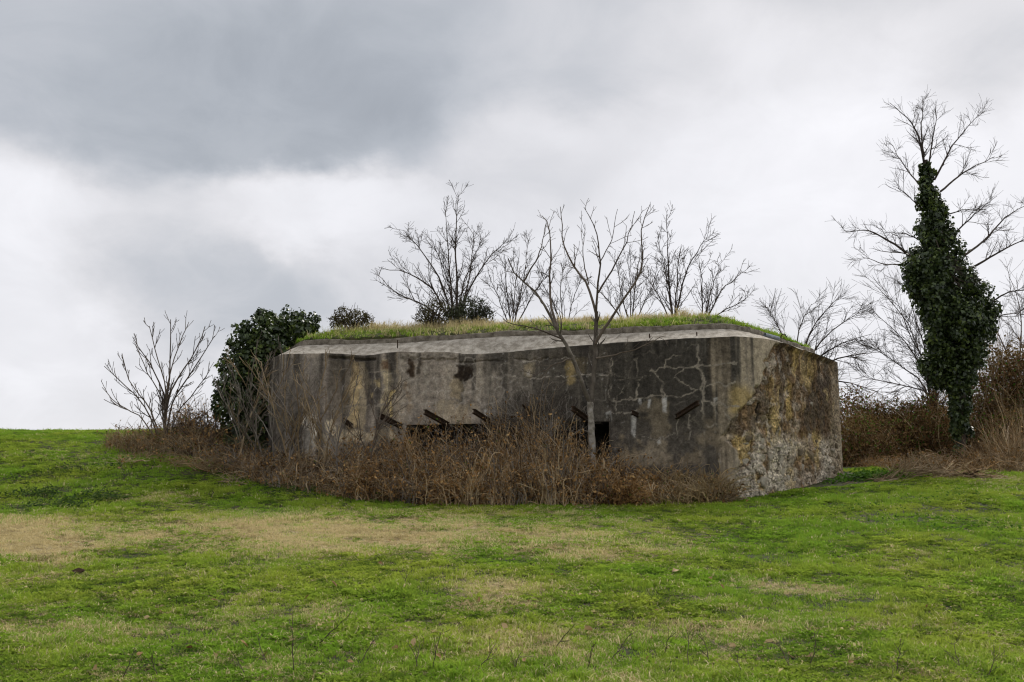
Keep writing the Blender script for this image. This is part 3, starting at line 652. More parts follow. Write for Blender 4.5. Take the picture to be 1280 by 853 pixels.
# ------------------------------------------------------------------ grass
def tuft(name, n, h, rad, bw, lean, seed, kink=.3, flat=False):
    r = np.random.default_rng(seed); V = []; F = []; A = []
    for i in range(n):
        a = r.uniform(0, 2 * np.pi); rr = rad * math.sqrt(r.random()); b0 = np.array([rr * math.cos(a), rr * math.sin(a), -.01])
        a2 = r.uniform(0, 2 * np.pi); L = h * r.uniform(.5, 1.15); ln = lean * r.uniform(.3, 1.3)
        d = np.array([math.cos(a2), math.sin(a2), 0]); sd = np.array([-d[1], d[0], 0]) * bw * r.uniform(.6, 1.3) * .5
        m_ = b0 + d * L * ln * .35 + np.array([0, 0, L * .6]); tip = b0 + d * L * ln + np.array([0, 0, L * (1 - kink * ln)])
        if flat: m_ = b0 + d * L * .5 + np.array([0, 0, h * .18 * r.random() + .012]); tip = b0 + d * L + np.array([0, 0, h * .22 * r.random() + .006])
        k0 = len(V); V += [b0 - sd, b0 + sd, m_ - sd * .8, m_ + sd * .8, tip]; F += [[k0, k0 + 1, k0 + 3], [k0, k0 + 3, k0 + 2], [k0 + 2, k0 + 3, k0 + 4]]; A += [r.random()] * 5
    me = bpy.data.meshes.new(name); me.from_pydata([tuple(v) for v in V], [], F); me.attributes.new('blade', 'FLOAT', 'POINT').data.foreach_set('value', np.array(A, np.float32))
    me.materials.append(M['grass']); return me
def rosette(name, n, s, seed):
    r = np.random.default_rng(seed); V = []; F = []; A = []
    for i in range(n):
        a = r.uniform(0, 2 * np.pi); d = np.array([math.cos(a), math.sin(a), 0]); c = np.array([*(r.normal(size=2) * s * .8), 0]); sd = np.array([-d[1], d[0], 0]); L = s * r.uniform(.5, 1.1)
        z0 = s * r.uniform(.1, .8); k0 = len(V); V += [c + [0, 0, z0 * .3], c + d * L * .5 + sd * L * .33 + [0, 0, z0], c + d * L + [0, 0, z0 * .7], c + d * L * .5 - sd * L * .33 + [0, 0, z0]]
        F += [[k0, k0 + 1, k0 + 2], [k0, k0 + 2, k0 + 3]]; A += [r.random() * .6] * 4
    me = bpy.data.meshes.new(name); me.from_pydata([tuple(v) for v in V], [], F); me.attributes.new('blade', 'FLOAT', 'POINT').data.foreach_set('value', np.array(A, np.float32))
    me.materials.append(M['grass']); return me
def source_collection(name, meshes):
    c = bpy.data.collections.new(name)
    for i, me in enumerate(meshes): c.objects.link(bpy.data.objects.new('%s_%02d' % (name, i), me))
    return c
src = [tuft('t', 13, .055, .055, .010, .8, i) for i in range(5)] + [tuft('t', 11, .085, .05, .009, .9, 20 + i) for i in range(3)] + \
      [rosette('t', 12, .045, 40 + i) for i in range(2)] + [tuft('t', 15, .10, .07, .0055, 1., 60 + i, flat=True) for i in range(3)] + [tuft('t', 10, .075, .05, .006, 1.6, 80 + i, .6) for i in range(3)] + \
      [tuft('t', 14, .26, .06, .0065, .7, 100 + i, .5) for i in range(3)]
# 0-4 short green, 5-7 longer, 8-9 small leaves, 10-12 lying straw, 13-15 straw tufts, 16-18 tall
GC = source_collection('grass_tuft', src)
def scatter(name, P, idx, rot, scl, dryv, rnd, label, kind='stuff', cat='grass'):
    o = mesh_obj(name, P, np.zeros((0, 3), np.int32), None) if False else None
    me = bpy.data.meshes.new(name); me.vertices.add(len(P)); me.vertices.foreach_set('co', np.asarray(P, np.float32).ravel())
    me.attributes.new('idx', 'INT', 'POINT').data.foreach_set('value', np.asarray(idx, np.int32))
    me.attributes.new('rot', 'FLOAT_VECTOR', 'POINT').data.foreach_set('vector', np.asarray(rot, np.float32).ravel())
    for k, a in (('scl', scl), ('dry', dryv), ('rnd', rnd)): me.attributes.new(k, 'FLOAT', 'POINT').data.foreach_set('value', np.asarray(a, np.float32))
    me.materials.append(M['grass'])
    o = link(bpy.data.objects.new(name, me)); tag(o, label, cat, kind=kind)
    ng = bpy.data.node_groups.new(name, 'GeometryNodeTree'); ng.interface.new_socket('Geometry', in_out='INPUT', socket_type='NodeSocketGeometry'); ng.interface.new_socket('Geometry', in_out='OUTPUT', socket_type='NodeSocketGeometry')
    N = ng.nodes; gi = N.new('NodeGroupInput'); go = N.new('NodeGroupOutput'); iop = N.new('GeometryNodeInstanceOnPoints'); ci = N.new('GeometryNodeCollectionInfo')
    ci.inputs['Collection'].default_value = GC; ci.inputs['Separate Children'].default_value = True; ci.inputs['Reset Children'].default_value = True
    def na(nm, typ): n_ = N.new('GeometryNodeInputNamedAttribute'); n_.data_type = typ; n_.inputs['Name'].default_value = nm; return n_.outputs['Attribute']
    L = ng.links; L.new(gi.outputs[0], iop.inputs['Points']); L.new(ci.outputs[0], iop.inputs['Instance']); iop.inputs['Pick Instance'].default_value = True
    L.new(na('idx', 'INT'), iop.inputs['Instance Index'])
    e2r = N.new('FunctionNodeEulerToRotation'); L.new(na('rot', 'FLOAT_VECTOR'), e2r.inputs[0]); L.new(e2r.outputs[0], iop.inputs['Rotation']); L.new(na('scl', 'FLOAT'), iop.inputs['Scale'])
    L.new(iop.outputs[0], go.inputs[0]); md = o.modifiers.new('tufts', 'NODES'); md.node_group = ng
    return o
def rots(n, tilt=.15): return np.stack([rng.normal(size=n) * tilt, rng.normal(size=n) * tilt, rng.random(n) * 6.283], 1)
NG = 440000
yv = 6.3 + (34 - 6.3) * rng.random(NG) ** 1.25; xv = (rng.random(NG) * 2 - 1) * (.56 * yv + 2.2)
keep = ~((yv > 21.3) & (xv > -6.2) & (xv < 8.2)) & ~((yv > 26) & (xv > 8))
fine = vnoise(xv * 5.5, yv * 5.5, 73, 3); keep &= rng.random(NG) < .42 + 1.4 * np.clip(fine - .36, 0, 1) + .6 * dryness(xv, yv)
fine = fine[keep]
xv, yv = xv[keep], yv[keep]; zv = G(xv, yv); dv = dryness(xv, yv); n = len(xv)
lush = vnoise(xv * 1.6, yv * 1.6, 71, 4); rv = rng.random(n)
idx = rng.integers(0, 5, n); idx = np.where((lush > .55) & (rv < .5), rng.integers(5, 8, n), idx)
clover = vnoise(xv * 1.1, yv * 1.1, 91, 3); idx = np.where((clover > .50) & (rng.random(n) < .6), rng.integers(8, 10, n), idx)
isd = rng.random(n) < dv * 1.05; idx = np.where(isd, np.where(rng.random(n) < .72, rng.integers(10, 13, n), rng.integers(13, 16, n)), idx)
scl = .74 * (.45 + 1.1 * lush ** 1.3) * (.55 + .8 * rng.random(n)) * (.62 + .85 * fine) * (1 + .012 * yv)
dd = np.clip(dv * .7 + isd * .55 + .5 * (rng.random(n) < .07) + .22 * (rng.random(n) - .5), 0, 1)
scatter('grass', np.stack([xv, yv, zv], 1), idx, rots(n), scl, dd, np.clip(rng.random(n) * .55 + .6 * (clover - .35) + 1.1 * (.5 - fine), 0, 1), 'short green pasture grass mixed with straw coloured dry blades')
# roof turf
n = 26000; P2 = np.stack([rng.uniform(-7.5, 8.6, n), rng.uniform(20.3, 31, n)], 1); P2 = P2[inside(P2)]; ed = edge_dist(P2); n = len(P2)
pk = rng.random(n) < np.exp(-ed / 2.2) + .25; P2, ed = P2[pk], ed[pk]; n = len(P2)
dryr = np.clip(.12 + .7 * (vnoise(P2[:, 0] * .7, P2[:, 1] * .7, 95, 3) - .35) + .35 * ss(ed, .5, 1.6) - .45 * ss(P2[:, 0], 2.5, 6) + .1, 0, 1)
tall = rng.random(n) < (.12 + .5 * ss(ed, .4, 1.4)) * (1 - .75 * ss(P2[:, 0], 2.5, 5.)); idx = np.where(tall, rng.integers(16, 19, n), rng.integers(5, 8, n)); scl = np.where(tall, rng.uniform(.7, 1.5, n), rng.uniform(1.0, 2.2, n)) * (.12 + 1.15 * vnoise(P2[:, 0] * 1.8, P2[:, 1] * 2.2, 97, 4))
scatter('roof_grass', np.c_[P2, mound(P2[:, 0], P2[:, 1], ed)], idx, rots(n, .2), scl, np.clip(dryr + .35 * tall + .2 * (rng.random(n) - .5), 0, 1), rng.random(n) * .7, 'longer green and straw grass growing along the bunker roof')

# ------------------------------------------------------------------ branching plants
def poly(pts, K=9, wig=.0):
    pts = np.array(pts, float); L = np.r_[0, np.cumsum(np.linalg.norm(np.diff(pts, axis=0), axis=1))]; s = np.linspace(0, L[-1], K)
    p = np.stack([np.interp(s, L, pts[:, i]) for i in range(3)], 1)
    for _ in range(1): p[1:-1] = .2 * p[:-2] + .6 * p[1:-1] + .2 * p[2:]
    if wig: p[1:] += rng.normal(size=(K - 1, 3)) * wig * np.linspace(.4, 1, K - 1)[:, None]
    return p
def spawn(P, Rd, n, t0, t1, lmin, lmax, ang, K=5, rr=.6, up=.3, wig=.12, rmin=.004, flatY=1., taper=.35):
    """n side shoots on every stem in P, leaving at about ang degrees"""
    S, K0, _ = P.shape; si = np.repeat(np.arange(S), n); m_ = len(si)
    if m_ == 0: return np.zeros((0, K, 3)), np.zeros((0, K))
    t_ = rng.uniform(t0, t1, m_); f = t_ * (K0 - 1); i = np.clip(f.astype(int), 0, K0 - 2); w = (f - i)[:, None]
    base = P[si, i] * (1 - w) + P[si, i + 1] * w; tan = norm(P[si, i + 1] - P[si, i]); r0 = (Rd[si, i] * (1 - w[:, 0]) + Rd[si, i + 1] * w[:, 0]) * rr
    side = rng.normal(size=(m_, 3)); side[:, 1] *= flatY; side = norm(side - (side * tan).sum(1, keepdims=True) * tan)
    a = np.radians(ang) * rng.uniform(.6, 1.35, m_)[:, None]; d = norm(tan * np.cos(a) + side * np.sin(a))
    L = rng.uniform(lmin, lmax, m_) * (1 - .45 * t_); out = np.empty((m_, K, 3)); out[:, 0] = base; cur = base.copy()
    for k_ in range(1, K):
        d = norm(d + rng.normal(size=(m_, 3)) * wig + np.array([0, 0, up]) / K); cur = cur + d * (L / (K - 1))[:, None]; out[:, k_] = cur
    rad = np.maximum(r0[:, None] * np.linspace(1, taper, K)[None], rmin); return out, rad
def rad_line(P, r0, r1): return np.linspace(r0, r1, P.shape[1])[None] * np.ones((P.shape[0], 1))
def bare_tree(name, label, limbs, mat, base, levels, cat='tree', trunk=None, group=None, twig_mat=None, sides=6):
    """limbs: (polyline, r0, r1). Each limb with the twigs it carries is a branch of its own; the trunk is a part of its own."""
    e = empty(name, base); tag(e, label, cat, group)
    if trunk is not None:
        g = Geo(); p = poly(trunk[0], 14, .006); g.tubes(p[None], rad_line(p[None], trunk[1], trunk[2]) * (1 + .08 * rng.normal(size=(1, 14))), 8, np.array([.30])); g.build('trunk', trunk[3] if len(trunk) > 3 else mat, e, smooth=True)
    for pts, r0, r1, *mm in limbs:
        p = poly(pts, 12, .012)[None]; rd = rad_line(p, r0, r1); g = Geo(); g.tubes(p, rd, sides); P_, R_ = p, rd; br = g.build('branch', mm[0] if mm else mat, e); g = Geo()
        Lm = np.linalg.norm(np.diff(p[0], axis=0), axis=1).sum()
        for li, lv in enumerate(levels):
            kw = dict(lv); n_ = max(1, int(round(kw.pop('n') * (Lm if li == 0 else 1)))); lens = kw.pop('len'); P_, R_ = spawn(P_, R_, n_, kw.pop('t0', .2), kw.pop('t1', 1.), lens[0], lens[1], kw.pop('ang', 45), **kw); g.tubes(P_, R_, 4 if li == 0 else 3)
        tag(g.build('twigs', mm[0] if mm else mat, br), kind='stuff')
    return e
def A(*pts, Y=20., dy=0., jit=.0):                   # picture points -> polyline running from depth Y to Y+dy
    n_ = len(pts); return [at(x, y, Y + dy * i / max(1, n_ - 1)) for i, (x, y) in enumerate(pts)]

# the pale tree that forks in front of the firing slit
TY = 20.05
base = at(741, 598, TY); base[2] = Gs(base[0], TY)
LV = [dict(n=3.2, len=(.25, .7), ang=42, up=.35, wig=.14, t0=.25, rr=.55, rmin=.005), dict(n=2, len=(.1, .3), ang=45, up=.3, K=4, rr=.7, rmin=.004)]
limbs = [(A((738, 504), (733, 495), (726.5, 477), (718, 450), (709.6, 436), (697, 414), (685, 390), (672, 367), (655, 352), (639, 341), (636, 322), Y=TY, dy=-.5), .05, .010, M['bark_mot']),
         (A((697, 412), (688, 384), (687, 352), (689, 315), (687, 277), (676, 270), Y=TY - .2, dy=.5), .032, .007), (A((655, 352), (664, 337), (677, 311), (682, 280), Y=TY - .45, dy=-.3), .02, .006),
         (A((703, 424), (682, 415), (667, 410), (640, 406), (628, 398), Y=TY - .25, dy=-.5), .019, .007), (A((718, 448), (703, 451), (680, 464), (661, 473), Y=TY - .15, dy=-.5), .015, .006),
         (A((739, 504), (741, 481), (743, 460), (744.4, 422), (745, 390), Y=TY, dy=.1), .058, .042, M['bark_mot']),
         (A((745, 392), (736, 356), (722, 341), (707, 315), (702, 296), (701, 257), Y=TY + .1, dy=.5), .030, .007), (A((745, 392), (747, 360), (751, 326), (745, 285), (730, 259), Y=TY + .1, dy=-.3), .028, .006),
         (A((748, 366), (767, 334), (786, 296), (794, 264), Y=TY, dy=.4), .022, .006), (A((744, 430), (751, 418), (771, 386), (797, 349), (807, 332), (802, 315), (800, 278), (813, 255), Y=TY, dy=-.4), .034, .007),
         (A((745, 448), (775, 443), (796, 436), (815, 426), (832, 421), Y=TY, dy=-.2), .018, .006), (A((751, 326), (765, 300), (772, 262), Y=TY - .1, dy=.2), .012, .005), (A((736, 356), (728, 320), (731, 280), Y=TY + .2, dy=-.2), .015, .005)]
bare_tree('bare_tree', 'pale trunked bare tree forking in front of the bunker wall', limbs, M['bark_brown'], base, LV,  # upper limbs get darker bark, painting in their silhouette against the sky
          trunk=([base - [0, 0, .1], at(740, 557, TY), at(739, 523, TY), at(738, 503, TY)], .085, .06, var_mat('pale smooth bark', [(.06, .05, .04), (.26, .23, .19), (.42, .40, .37), (.48, .46, .43)], scale=9, bump=.5)))

# bare trees on the roof
LVR = [dict(n=6.5, len=(.3, 1.05), ang=34, up=.55, wig=.12, t0=.12, rr=.5, rmin=.005), dict(n=8, len=(.08, .36), ang=48, up=.2, K=4, rr=.65, wig=.14, rmin=.004)]
Y = 25.
def rbase(px_, py_, Y): p = at(px_, py_, Y); p[2] = roof_z(p[0], p[1]); return p
b0 = rbase(569, 402, Y)
S_ = lambda *p, dy=0., Y=Y, b=b0: [b] + A(*p, Y=Y, dy=dy)
limbs = [(S_((572, 364), (569, 315), (572, 246)), .04, .007), (S_((562, 340), (556, 262), dy=.3), .03, .006), (S_((541, 360), (509, 339), (475, 336), dy=-.6), .035, .006), (S_((552, 352), (531, 319), (505, 287), dy=.5), .033, .006),
         (S_((587, 360), (610, 322), (632, 302), dy=-.4), .033, .006), (S_((588, 345), (593, 289), dy=.6), .028, .006), (S_((530, 380), (494, 367), (469, 341), dy=.4), .026, .006), (S_((580, 352), (602, 300), dy=.1), .026, .006), (S_((560, 350), (540, 300), dy=-.4), .024, .006)]
bare_tree('bare_tree', 'many stemmed bare tree with a tall spiky leader on the bunker roof', limbs, M['bark_dark'], b0, LVR)
b1 = rbase(842, 392, 24.6)
S1 = lambda *p, dy=0.: [b1] + A(*p, Y=24.6, dy=dy)
limbs = [(S1((836, 352), (833, 276), dy=.2), .03, .006), (S1((854, 349), (868, 318), (884, 297), dy=-.4), .03, .006), (S1((822, 367), (807, 345), dy=.3), .022, .006), (S1((847, 340), (851, 306), dy=.4), .024, .006), (S1((832, 340), (822, 300), dy=-.3), .022, .006)]
bare_tree('bare_tree', 'upright bare tree with fine twigs on the right of the bunker roof', limbs, M['bark_dark'], b1, LVR)
b2 = rbase(878, 393, 24.2)
S2 = lambda *p, dy=0.: [b2] + A(*p, Y=24.2, dy=dy)
limbs = [(S2((902, 362), (918, 350), (928, 338), dy=.3), .024, .006), (S2((890, 360), (899, 330), dy=-.2), .022, .006), (S2((905, 388), (936, 372), dy=-.3), .02, .006), (S2((877, 350), (873, 320), dy=.2), .02, .006)]
bare_tree('bare_shrub', 'low spreading bare shrub at the right end of the roof, branches leaning right', limbs, M['bark_dark'], b2, LVR, cat='shrub')
b3 = rbase(640, 400, 25.6)
S3 = lambda *p, dy=0.: [b3] + A(*p, Y=25.6, dy=dy)
limbs = [(S3((633, 360), (630, 318), dy=.2), .024, .006), (S3((655, 350), (660, 300), dy=.2), .022, .006), (S3((622, 370), (612, 345), dy=-.2), .02, .006), (S3((668, 365), (690, 330), dy=.3), .022, .006), (S3((645, 345), (650, 310), dy=-.4), .02, .006)]
bare_tree('bare_shrub', 'thin bare shrub on the roof between the spiky tree and the pale forked tree', limbs, M['bark_dark'], b3, LVR, cat='shrub')
b4 = rbase(788, 398, 25.4)
S4 = lambda *p, dy=0.: [b4] + A(*p, Y=25.4, dy=dy)
limbs = [(S4((776, 362), (770, 325), dy=.2), .02, .006), (S4((795, 350), (800, 312), dy=.2), .022, .006), (S4((812, 365), (826, 335), dy=-.2), .02, .006), (S4((760, 375), (735, 350), dy=.3), .02, .006), (S4((788, 350), (784, 318), dy=-.2), .018, .006)]
bare_tree('bare_shrub', 'thin bare shrub on the roof behind the right limbs of the pale forked tree', limbs, M['bark_dark'], b4, LVR, cat='shrub')
b5 = rbase(705, 402, 26.); S5 = lambda *p, dy=0.: [b5] + A(*p, Y=26., dy=dy)
limbs = [(S5((700, 365), (705, 330), dy=.2), .018, .006), (S5((718, 370), (728, 345), dy=.2), .018, .006), (S5((690, 375), (676, 352), dy=-.2), .018, .006)]
bare_tree('bare_shrub', 'short twiggy bare shrub on the roof directly behind the forked tree', limbs, M['bark_dark'], b5, LVR, cat='shrub')

# bare sapling on the bank at the left of the bunker
SY = 23.6
sb = at(207, 537, SY); sb[2] = Gs(sb[0], SY)
Q = lambda *p, dy=0.: [sb] + A(*p, Y=SY, dy=dy)
limbs = [(Q((208, 498), (213, 458), (213, 398)), .036, .010), (Q((208, 500), (195, 468), (178, 440), (165, 422), dy=.3), .032, .011), (Q((209, 498), (231, 458), (244, 442), (257, 408), dy=-.3), .034, .011),
         (Q((180, 505), (159, 485), (131, 458), dy=-.4), .028, .010), (Q((188, 510), (160, 478), (153, 442), dy=.4), .026, .010), (Q((175, 520), (143, 504), (127, 484), dy=.2), .022, .009),
         (Q((215, 500), (238, 468), (268, 421), dy=.4), .030, .010), (Q((209, 480), (218, 445), (235, 408), dy=.2), .026, .010), (Q((208, 480), (196, 445), (187, 408), dy=-.3), .026, .010), (Q((225, 510), (246, 488), (262, 462), dy=-.4), .024, .009), (Q((203, 500), (182, 462), (170, 432), dy=-.5), .024, .009)]
LVS = [dict(n=3.6, len=(.3, .75), ang=34, up=.75, wig=.05, t0=.22, rr=.62, rmin=.007, taper=.65), dict(n=2, len=(.12, .32), ang=35, up=.6, K=4, wig=.05, rr=.8, rmin=.006, taper=.8)]
limbs = [(a_, b_ * .82, c_ * .85) for a_, b_, c_ in limbs]
bare_tree('bare_sapling', 'bare candelabra shaped sapling standing alone on the left bank', limbs, M['bark_brown'], sb, LVS)
# slender bare shoots in front of the left wing
SAP = [((306, 580), [(300, 540), (284, 504), (279, 470)], 'leftmost slender bare sapling against the dark ivy', 22.0), ((322, 585), [(318, 530), (312, 480), (322, 425)], 'slender bare sapling rising over the right edge of the ivy', 21.6),
       ((345, 590), [(340, 540), (352, 480), (350, 428)], 'slender bare sapling in front of the bunker left corner', 21.4), ((368, 592), [(352, 545), (336, 490), (326, 452)], 'bare sapling leaning left across the bunker left corner', 21.2),
       ((392, 598), [(402, 550), (398, 500), (408, 446)], 'pale bare sapling in front of the white plaster patch', 21.0), ((400, 600), [(412, 540), (428, 495), (446, 466)], 'bare sapling leaning right across the left wing', 20.8),
       ((296, 572), [(308, 535), (322, 495), (330, 462)], 'bare sapling leaning right across the lower ivy', 21.9), ((334, 588), [(322, 545), (300, 505), (290, 455)], 'bare sapling leaning left across the middle of the ivy', 21.5),
       ((357, 592), [(366, 545), (384, 500), (390, 452)], 'slim bare sapling just right of the bunker left corner', 21.2), ((380, 596), [(372, 555), (374, 510), (366, 462)], 'upright bare sapling left of the white plaster patch', 21.1),
       ((425, 603), [(420, 560), (430, 520), (424, 480)], 'short bare sapling below the ochre streaks', 20.7), ((455, 600), [(468, 548), (480, 505), (492, 482)], 'thin pale sapling beside the leftmost steel joist', 20.7)]
for (bx_, by_), pts, lab, Y_ in SAP:
    bb = at(bx_, by_, Y_); bb[2] = Gs(bb[0], Y_)
    ml = [bb] + A(*pts, Y=Y_, dy=.1); lim = [(ml, .020, .008)]
    for _ in range(5):
        f = rng.uniform(.08, .6); i = int(f * 3); o_ = np.array(ml[i]) * (1 - (f * 3 - i)) + np.array(ml[min(3, i + 1)]) * (f * 3 - i)
        sgn = rng.choice([-1, 1]); h_ = rng.uniform(.7, 1.3); lim.append(([o_, o_ + [sgn * .22, rng.normal() * .12, h_ * .45], o_ + [sgn * rng.uniform(.3, .6), rng.normal() * .2, h_]], .012, .006))
    bare_tree('bare_sapling', lab, lim, [M['bark_tan'], M['bark_grey'], M['bark_mot'], M['bark_brown']][int(bx_) % 4], bb, [dict(n=3.4, len=(.25, .75), ang=35, up=.6, wig=.07, t0=.15, rr=.65, rmin=.006, taper=.6), dict(n=2, len=(.1, .3), ang=35, up=.5, K=4, rr=.8, rmin=.005)], group='bare saplings by the left wing')

# ------------------------------------------------------------------ ivy and bushes
def cloud_leaves(g, blobs, per, size, tmpl=IVY, shell=.55, outw=.9):
    for (c, r, n_) in blobs:
        r = np.array(r) * np.ones(3); d = norm(rng.normal(size=(n_, 3))); rad = (shell + (1 - shell) * rng.random(n_) ** .5)
        lump = .82 + .36 * vnoise(d[:, 0] * 2.2 + c[0] * 3, d[:, 1] * 2.2 + c[1], d[:, 2] * 2.2 + c[2], 3)
        p = c + d * r * (rad * lump)[:, None]; g.leaves(p, d * outw + rng.normal(size=(n_, 3)) * .55 + np.array([0, 0, .35]), rng.uniform(.4, 1.35, n_) * size, tmpl)
e = empty('ivy_bush', (*at(312, 560, 23.4)[:2], Gs(at(312, 560, 23.4)[0], 23.4)))
tag(e, 'dense dark green ivy smothering the left end of the bunker', 'ivy')
g = Geo(); bl = []
for x_, y_, Y_, r_ in [(294, 455, 23.6, .40), (290, 480, 23.5, .42), (290, 515, 23.4, .42), (296, 545, 23.3, .4), (308, 430, 23.7, .42), (318, 462, 23.6, .5), (318, 500, 23.5, .45), (312, 540, 23.3, .42), (325, 418, 23.8, .46), (345, 411, 24.2, .38), (340, 424, 23.9, .42),
                       (362, 406, 24.6, .34), (382, 410, 24.8, .26), (330, 432, 23.6, .38), (332, 400, 24.4, .2), (282, 500, 23.8, .3), (393, 407, 24.6, .16), (372, 415, 24.1, .25), (325, 520, 23.7, .4)]:
    bl.append((at(x_, y_, Y_), (r_, r_ * .9, r_), int(2600 * r_ * r_)))
for c_, r3, n_ in list(bl):
    for _ in range(9):
        d_ = norm(rng.normal(size=3)[None])[0]; r_ = rng.uniform(.08, .2); bl.append((c_ + d_ * np.array(r3) * rng.uniform(.85, 1.12), (r_, r_, r_), int(25 + 1100 * r_ * r_)))
cloud_leaves(g, bl, 0, .09, shell=.35, outw=.7); g.build('foliage', M['ivy'], e)
g = Geo(); st = np.stack([poly(A((300 + 12 * i, 570), (298 + 9 * i, 500), (305 + 10 * i, 430), Y=23.6), 8, .04) for i in range(5)]); g.tubes(st, rad_line(st, .035, .012), 5); g.build('stem', M['bark_dark'], e)
def bush(name, label, spots, n, size, mat, tmpl=LEAF, baseY=25., twigs=40, roof=True):
    c0 = np.mean([at(*s[:3]) for s in spots], 0); z_ = roof_z(c0[0], c0[1]) if roof else Gs(c0[0], c0[1]); e = empty(name, (c0[0], c0[1], z_)); tag(e, label, 'bush')
    g = Geo(); cloud_leaves(g, [(at(*s[:3]), np.array([s[3], s[3], s[3] * .9]), int(n * s[3] ** 2)) for s in spots], 0, size, tmpl, shell=.35, outw=.5); g.build('foliage', mat, e)
    P = []
    for i in range(twigs):
        s = spots[i % len(spots)]; c = at(*s[:3]); d = norm(rng.normal(size=3)[None])[0] * s[3] * rng.uniform(.9, 1.45); d[2] = abs(d[2]); b_ = np.array([c0[0] + rng.normal() * .1, c0[1], z_]); P.append(poly([b_, (b_ + c + d) / 2 + rng.normal(size=3) * .05, c + d], 6, .02))
    P = np.array(P); g = Geo(); g.tubes(P, rad_line(P, .012, .005), 3); g.build('twigs', M['bark_dark'], e); return e
bush('evergreen_bush', 'small olive brown bush on the roof right of the ivy', [(430, 396, 24.4, .30), (447, 398, 24.5, .28), (420, 402, 24.2, .2), (458, 402, 24.5, .22)], 7000, .06, M['bush_rust'])
bush('evergreen_bush', 'round dark bush at the foot of the spiky roof tree', [(590, 388, 24.4, .44), (604, 394, 24.5, .30), (572, 396, 24.2, .36)], 8000, .06, M['bush'])
bush('evergreen_bush', 'brown twiggy bush left of the spiky roof tree foot', [(548, 390, 24.4, .42), (532, 398, 24.4, .30)], 5200, .055, M['bush_rust'], twigs=70)

# ivy clad tree on the right
IY = 28.
tb = at(1200, 600, IY); tb[2] = Gs(tb[0], IY)
axis_px = [(1200, 590), (1201, 540), (1200, 490), (1198, 440), (1194, 390), (1185, 330), (1172, 280), (1162, 235), (1157, 200)]
LVI = [dict(n=5.5, len=(.3, 1.05), ang=40, up=.3, wig=.13, t0=.15, rr=.5, rmin=.006), dict(n=9, len=(.15, .6), ang=42, up=.25, K=4, rr=.6, wig=.14, rmin=.0035)]
lm = [(A((1157, 215), (1150, 175), (1138, 150), (1112, 130), Y=IY), .05, .008), (A((1156, 210), (1151, 165), (1154, 124), Y=IY, dy=.4), .045, .008), (A((1160, 215), (1167, 165), (1172, 140), Y=IY, dy=-.3), .04, .008), (A((1168, 225), (1190, 182), (1210, 158), (1226, 140), Y=IY), .045, .008),
      (A((1175, 240), (1205, 215), (1245, 195), Y=IY, dy=-.6), .045, .008), (A((1152, 235), (1128, 205), (1112, 178), Y=IY, dy=.4), .032, .007), (A((1152, 262), (1130, 240), (1116, 232), Y=IY), .026, .007),
      (A((1150, 330), (1118, 305), (1085, 287), (1058, 290), Y=IY, dy=-.4), .06, .008), (A((1140, 330), (1105, 331), (1076, 320), Y=IY, dy=.5), .035, .007), (A((1150, 300), (1130, 292), (1100, 290), Y=IY, dy=.4), .03, .007),
      (A((1195, 290), (1222, 265), (1246, 245), Y=IY), .036, .008), (A((1205, 320), (1232, 300), (1258, 270), (1290, 252), Y=IY, dy=.6), .05, .008), (A((1215, 335), (1255, 312), (1300, 290), Y=IY, dy=-.8), .05, .008), (A((1180, 270), (1205, 262), (1230, 262), Y=IY, dy=-.5), .03, .007),
      (A((1235, 380), (1262, 364), (1300, 362), Y=IY), .042, .008), (A((1230, 400), (1262, 392), (1300, 395), Y=IY, dy=.5), .034, .008), (A((1180, 330), (1190, 345), (1205, 352), Y=IY - .7, dy=-.3), .02, .006), (A((1170, 300), (1180, 330), (1212, 350), Y=IY - .6, dy=-.2), .022, .006)]
lm = [(a_, b_ * .72, c_ * .8) for a_, b_, c_ in lm]
ivt = bare_tree('ivy_clad_tree', 'tall bare topped tree wrapped in dark ivy at the right', lm, M['bark_dark'], tb, LVI, trunk=([tb - [0, 0, .2]] + [at(x, y, IY) for x, y in axis_px[1:]], .17, .06, M['bark_dark']))
g = Geo(); bl = []
prof_y = [200, 215, 235, 260, 285, 300, 320, 345, 370, 400, 430, 455, 472, 485, 510, 560]; prof_l = [1152, 1148, 1147, 1146, 1145, 1143, 1122, 1126, 1142, 1150, 1148, 1146, 1158, 1182, 1187, 1188]; prof_r = [1160, 1168, 1174, 1182, 1192, 1196, 1208, 1232, 1250, 1248, 1240, 1226, 1222, 1216, 1214, 1215]
for k_ in range(420):
    y_ = rng.uniform(203, 562) if k_ > 190 else rng.uniform(315, 475); xl, xr = np.interp(y_, prof_y, prof_l), np.interp(y_, prof_y, prof_r); hw = (xr - xl) / 2; c_ = (xl + xr) / 2
    r_ = min(.30, hw * .6 / 1244 * IY) * rng.uniform(.5, 1.1); a = rng.uniform(0, 6.283); rr_ = rng.random() ** .35 * rng.uniform(.85, 1.14)
    x_ = c_ + math.cos(a) * max(0, hw - r_ / IY * 1244 * .6) * rr_; Yo = math.sin(a) * max(0, hw / 1244 * IY - r_ * .6) * rr_
    bl.append((at(x_, y_, IY + Yo), (r_, r_, r_ * 1.2), int(52 + 1350 * r_ * r_)))
cloud_leaves(g, bl, 0, .092, shell=.3, outw=.7); g.build('ivy', M['ivy'], ivt)

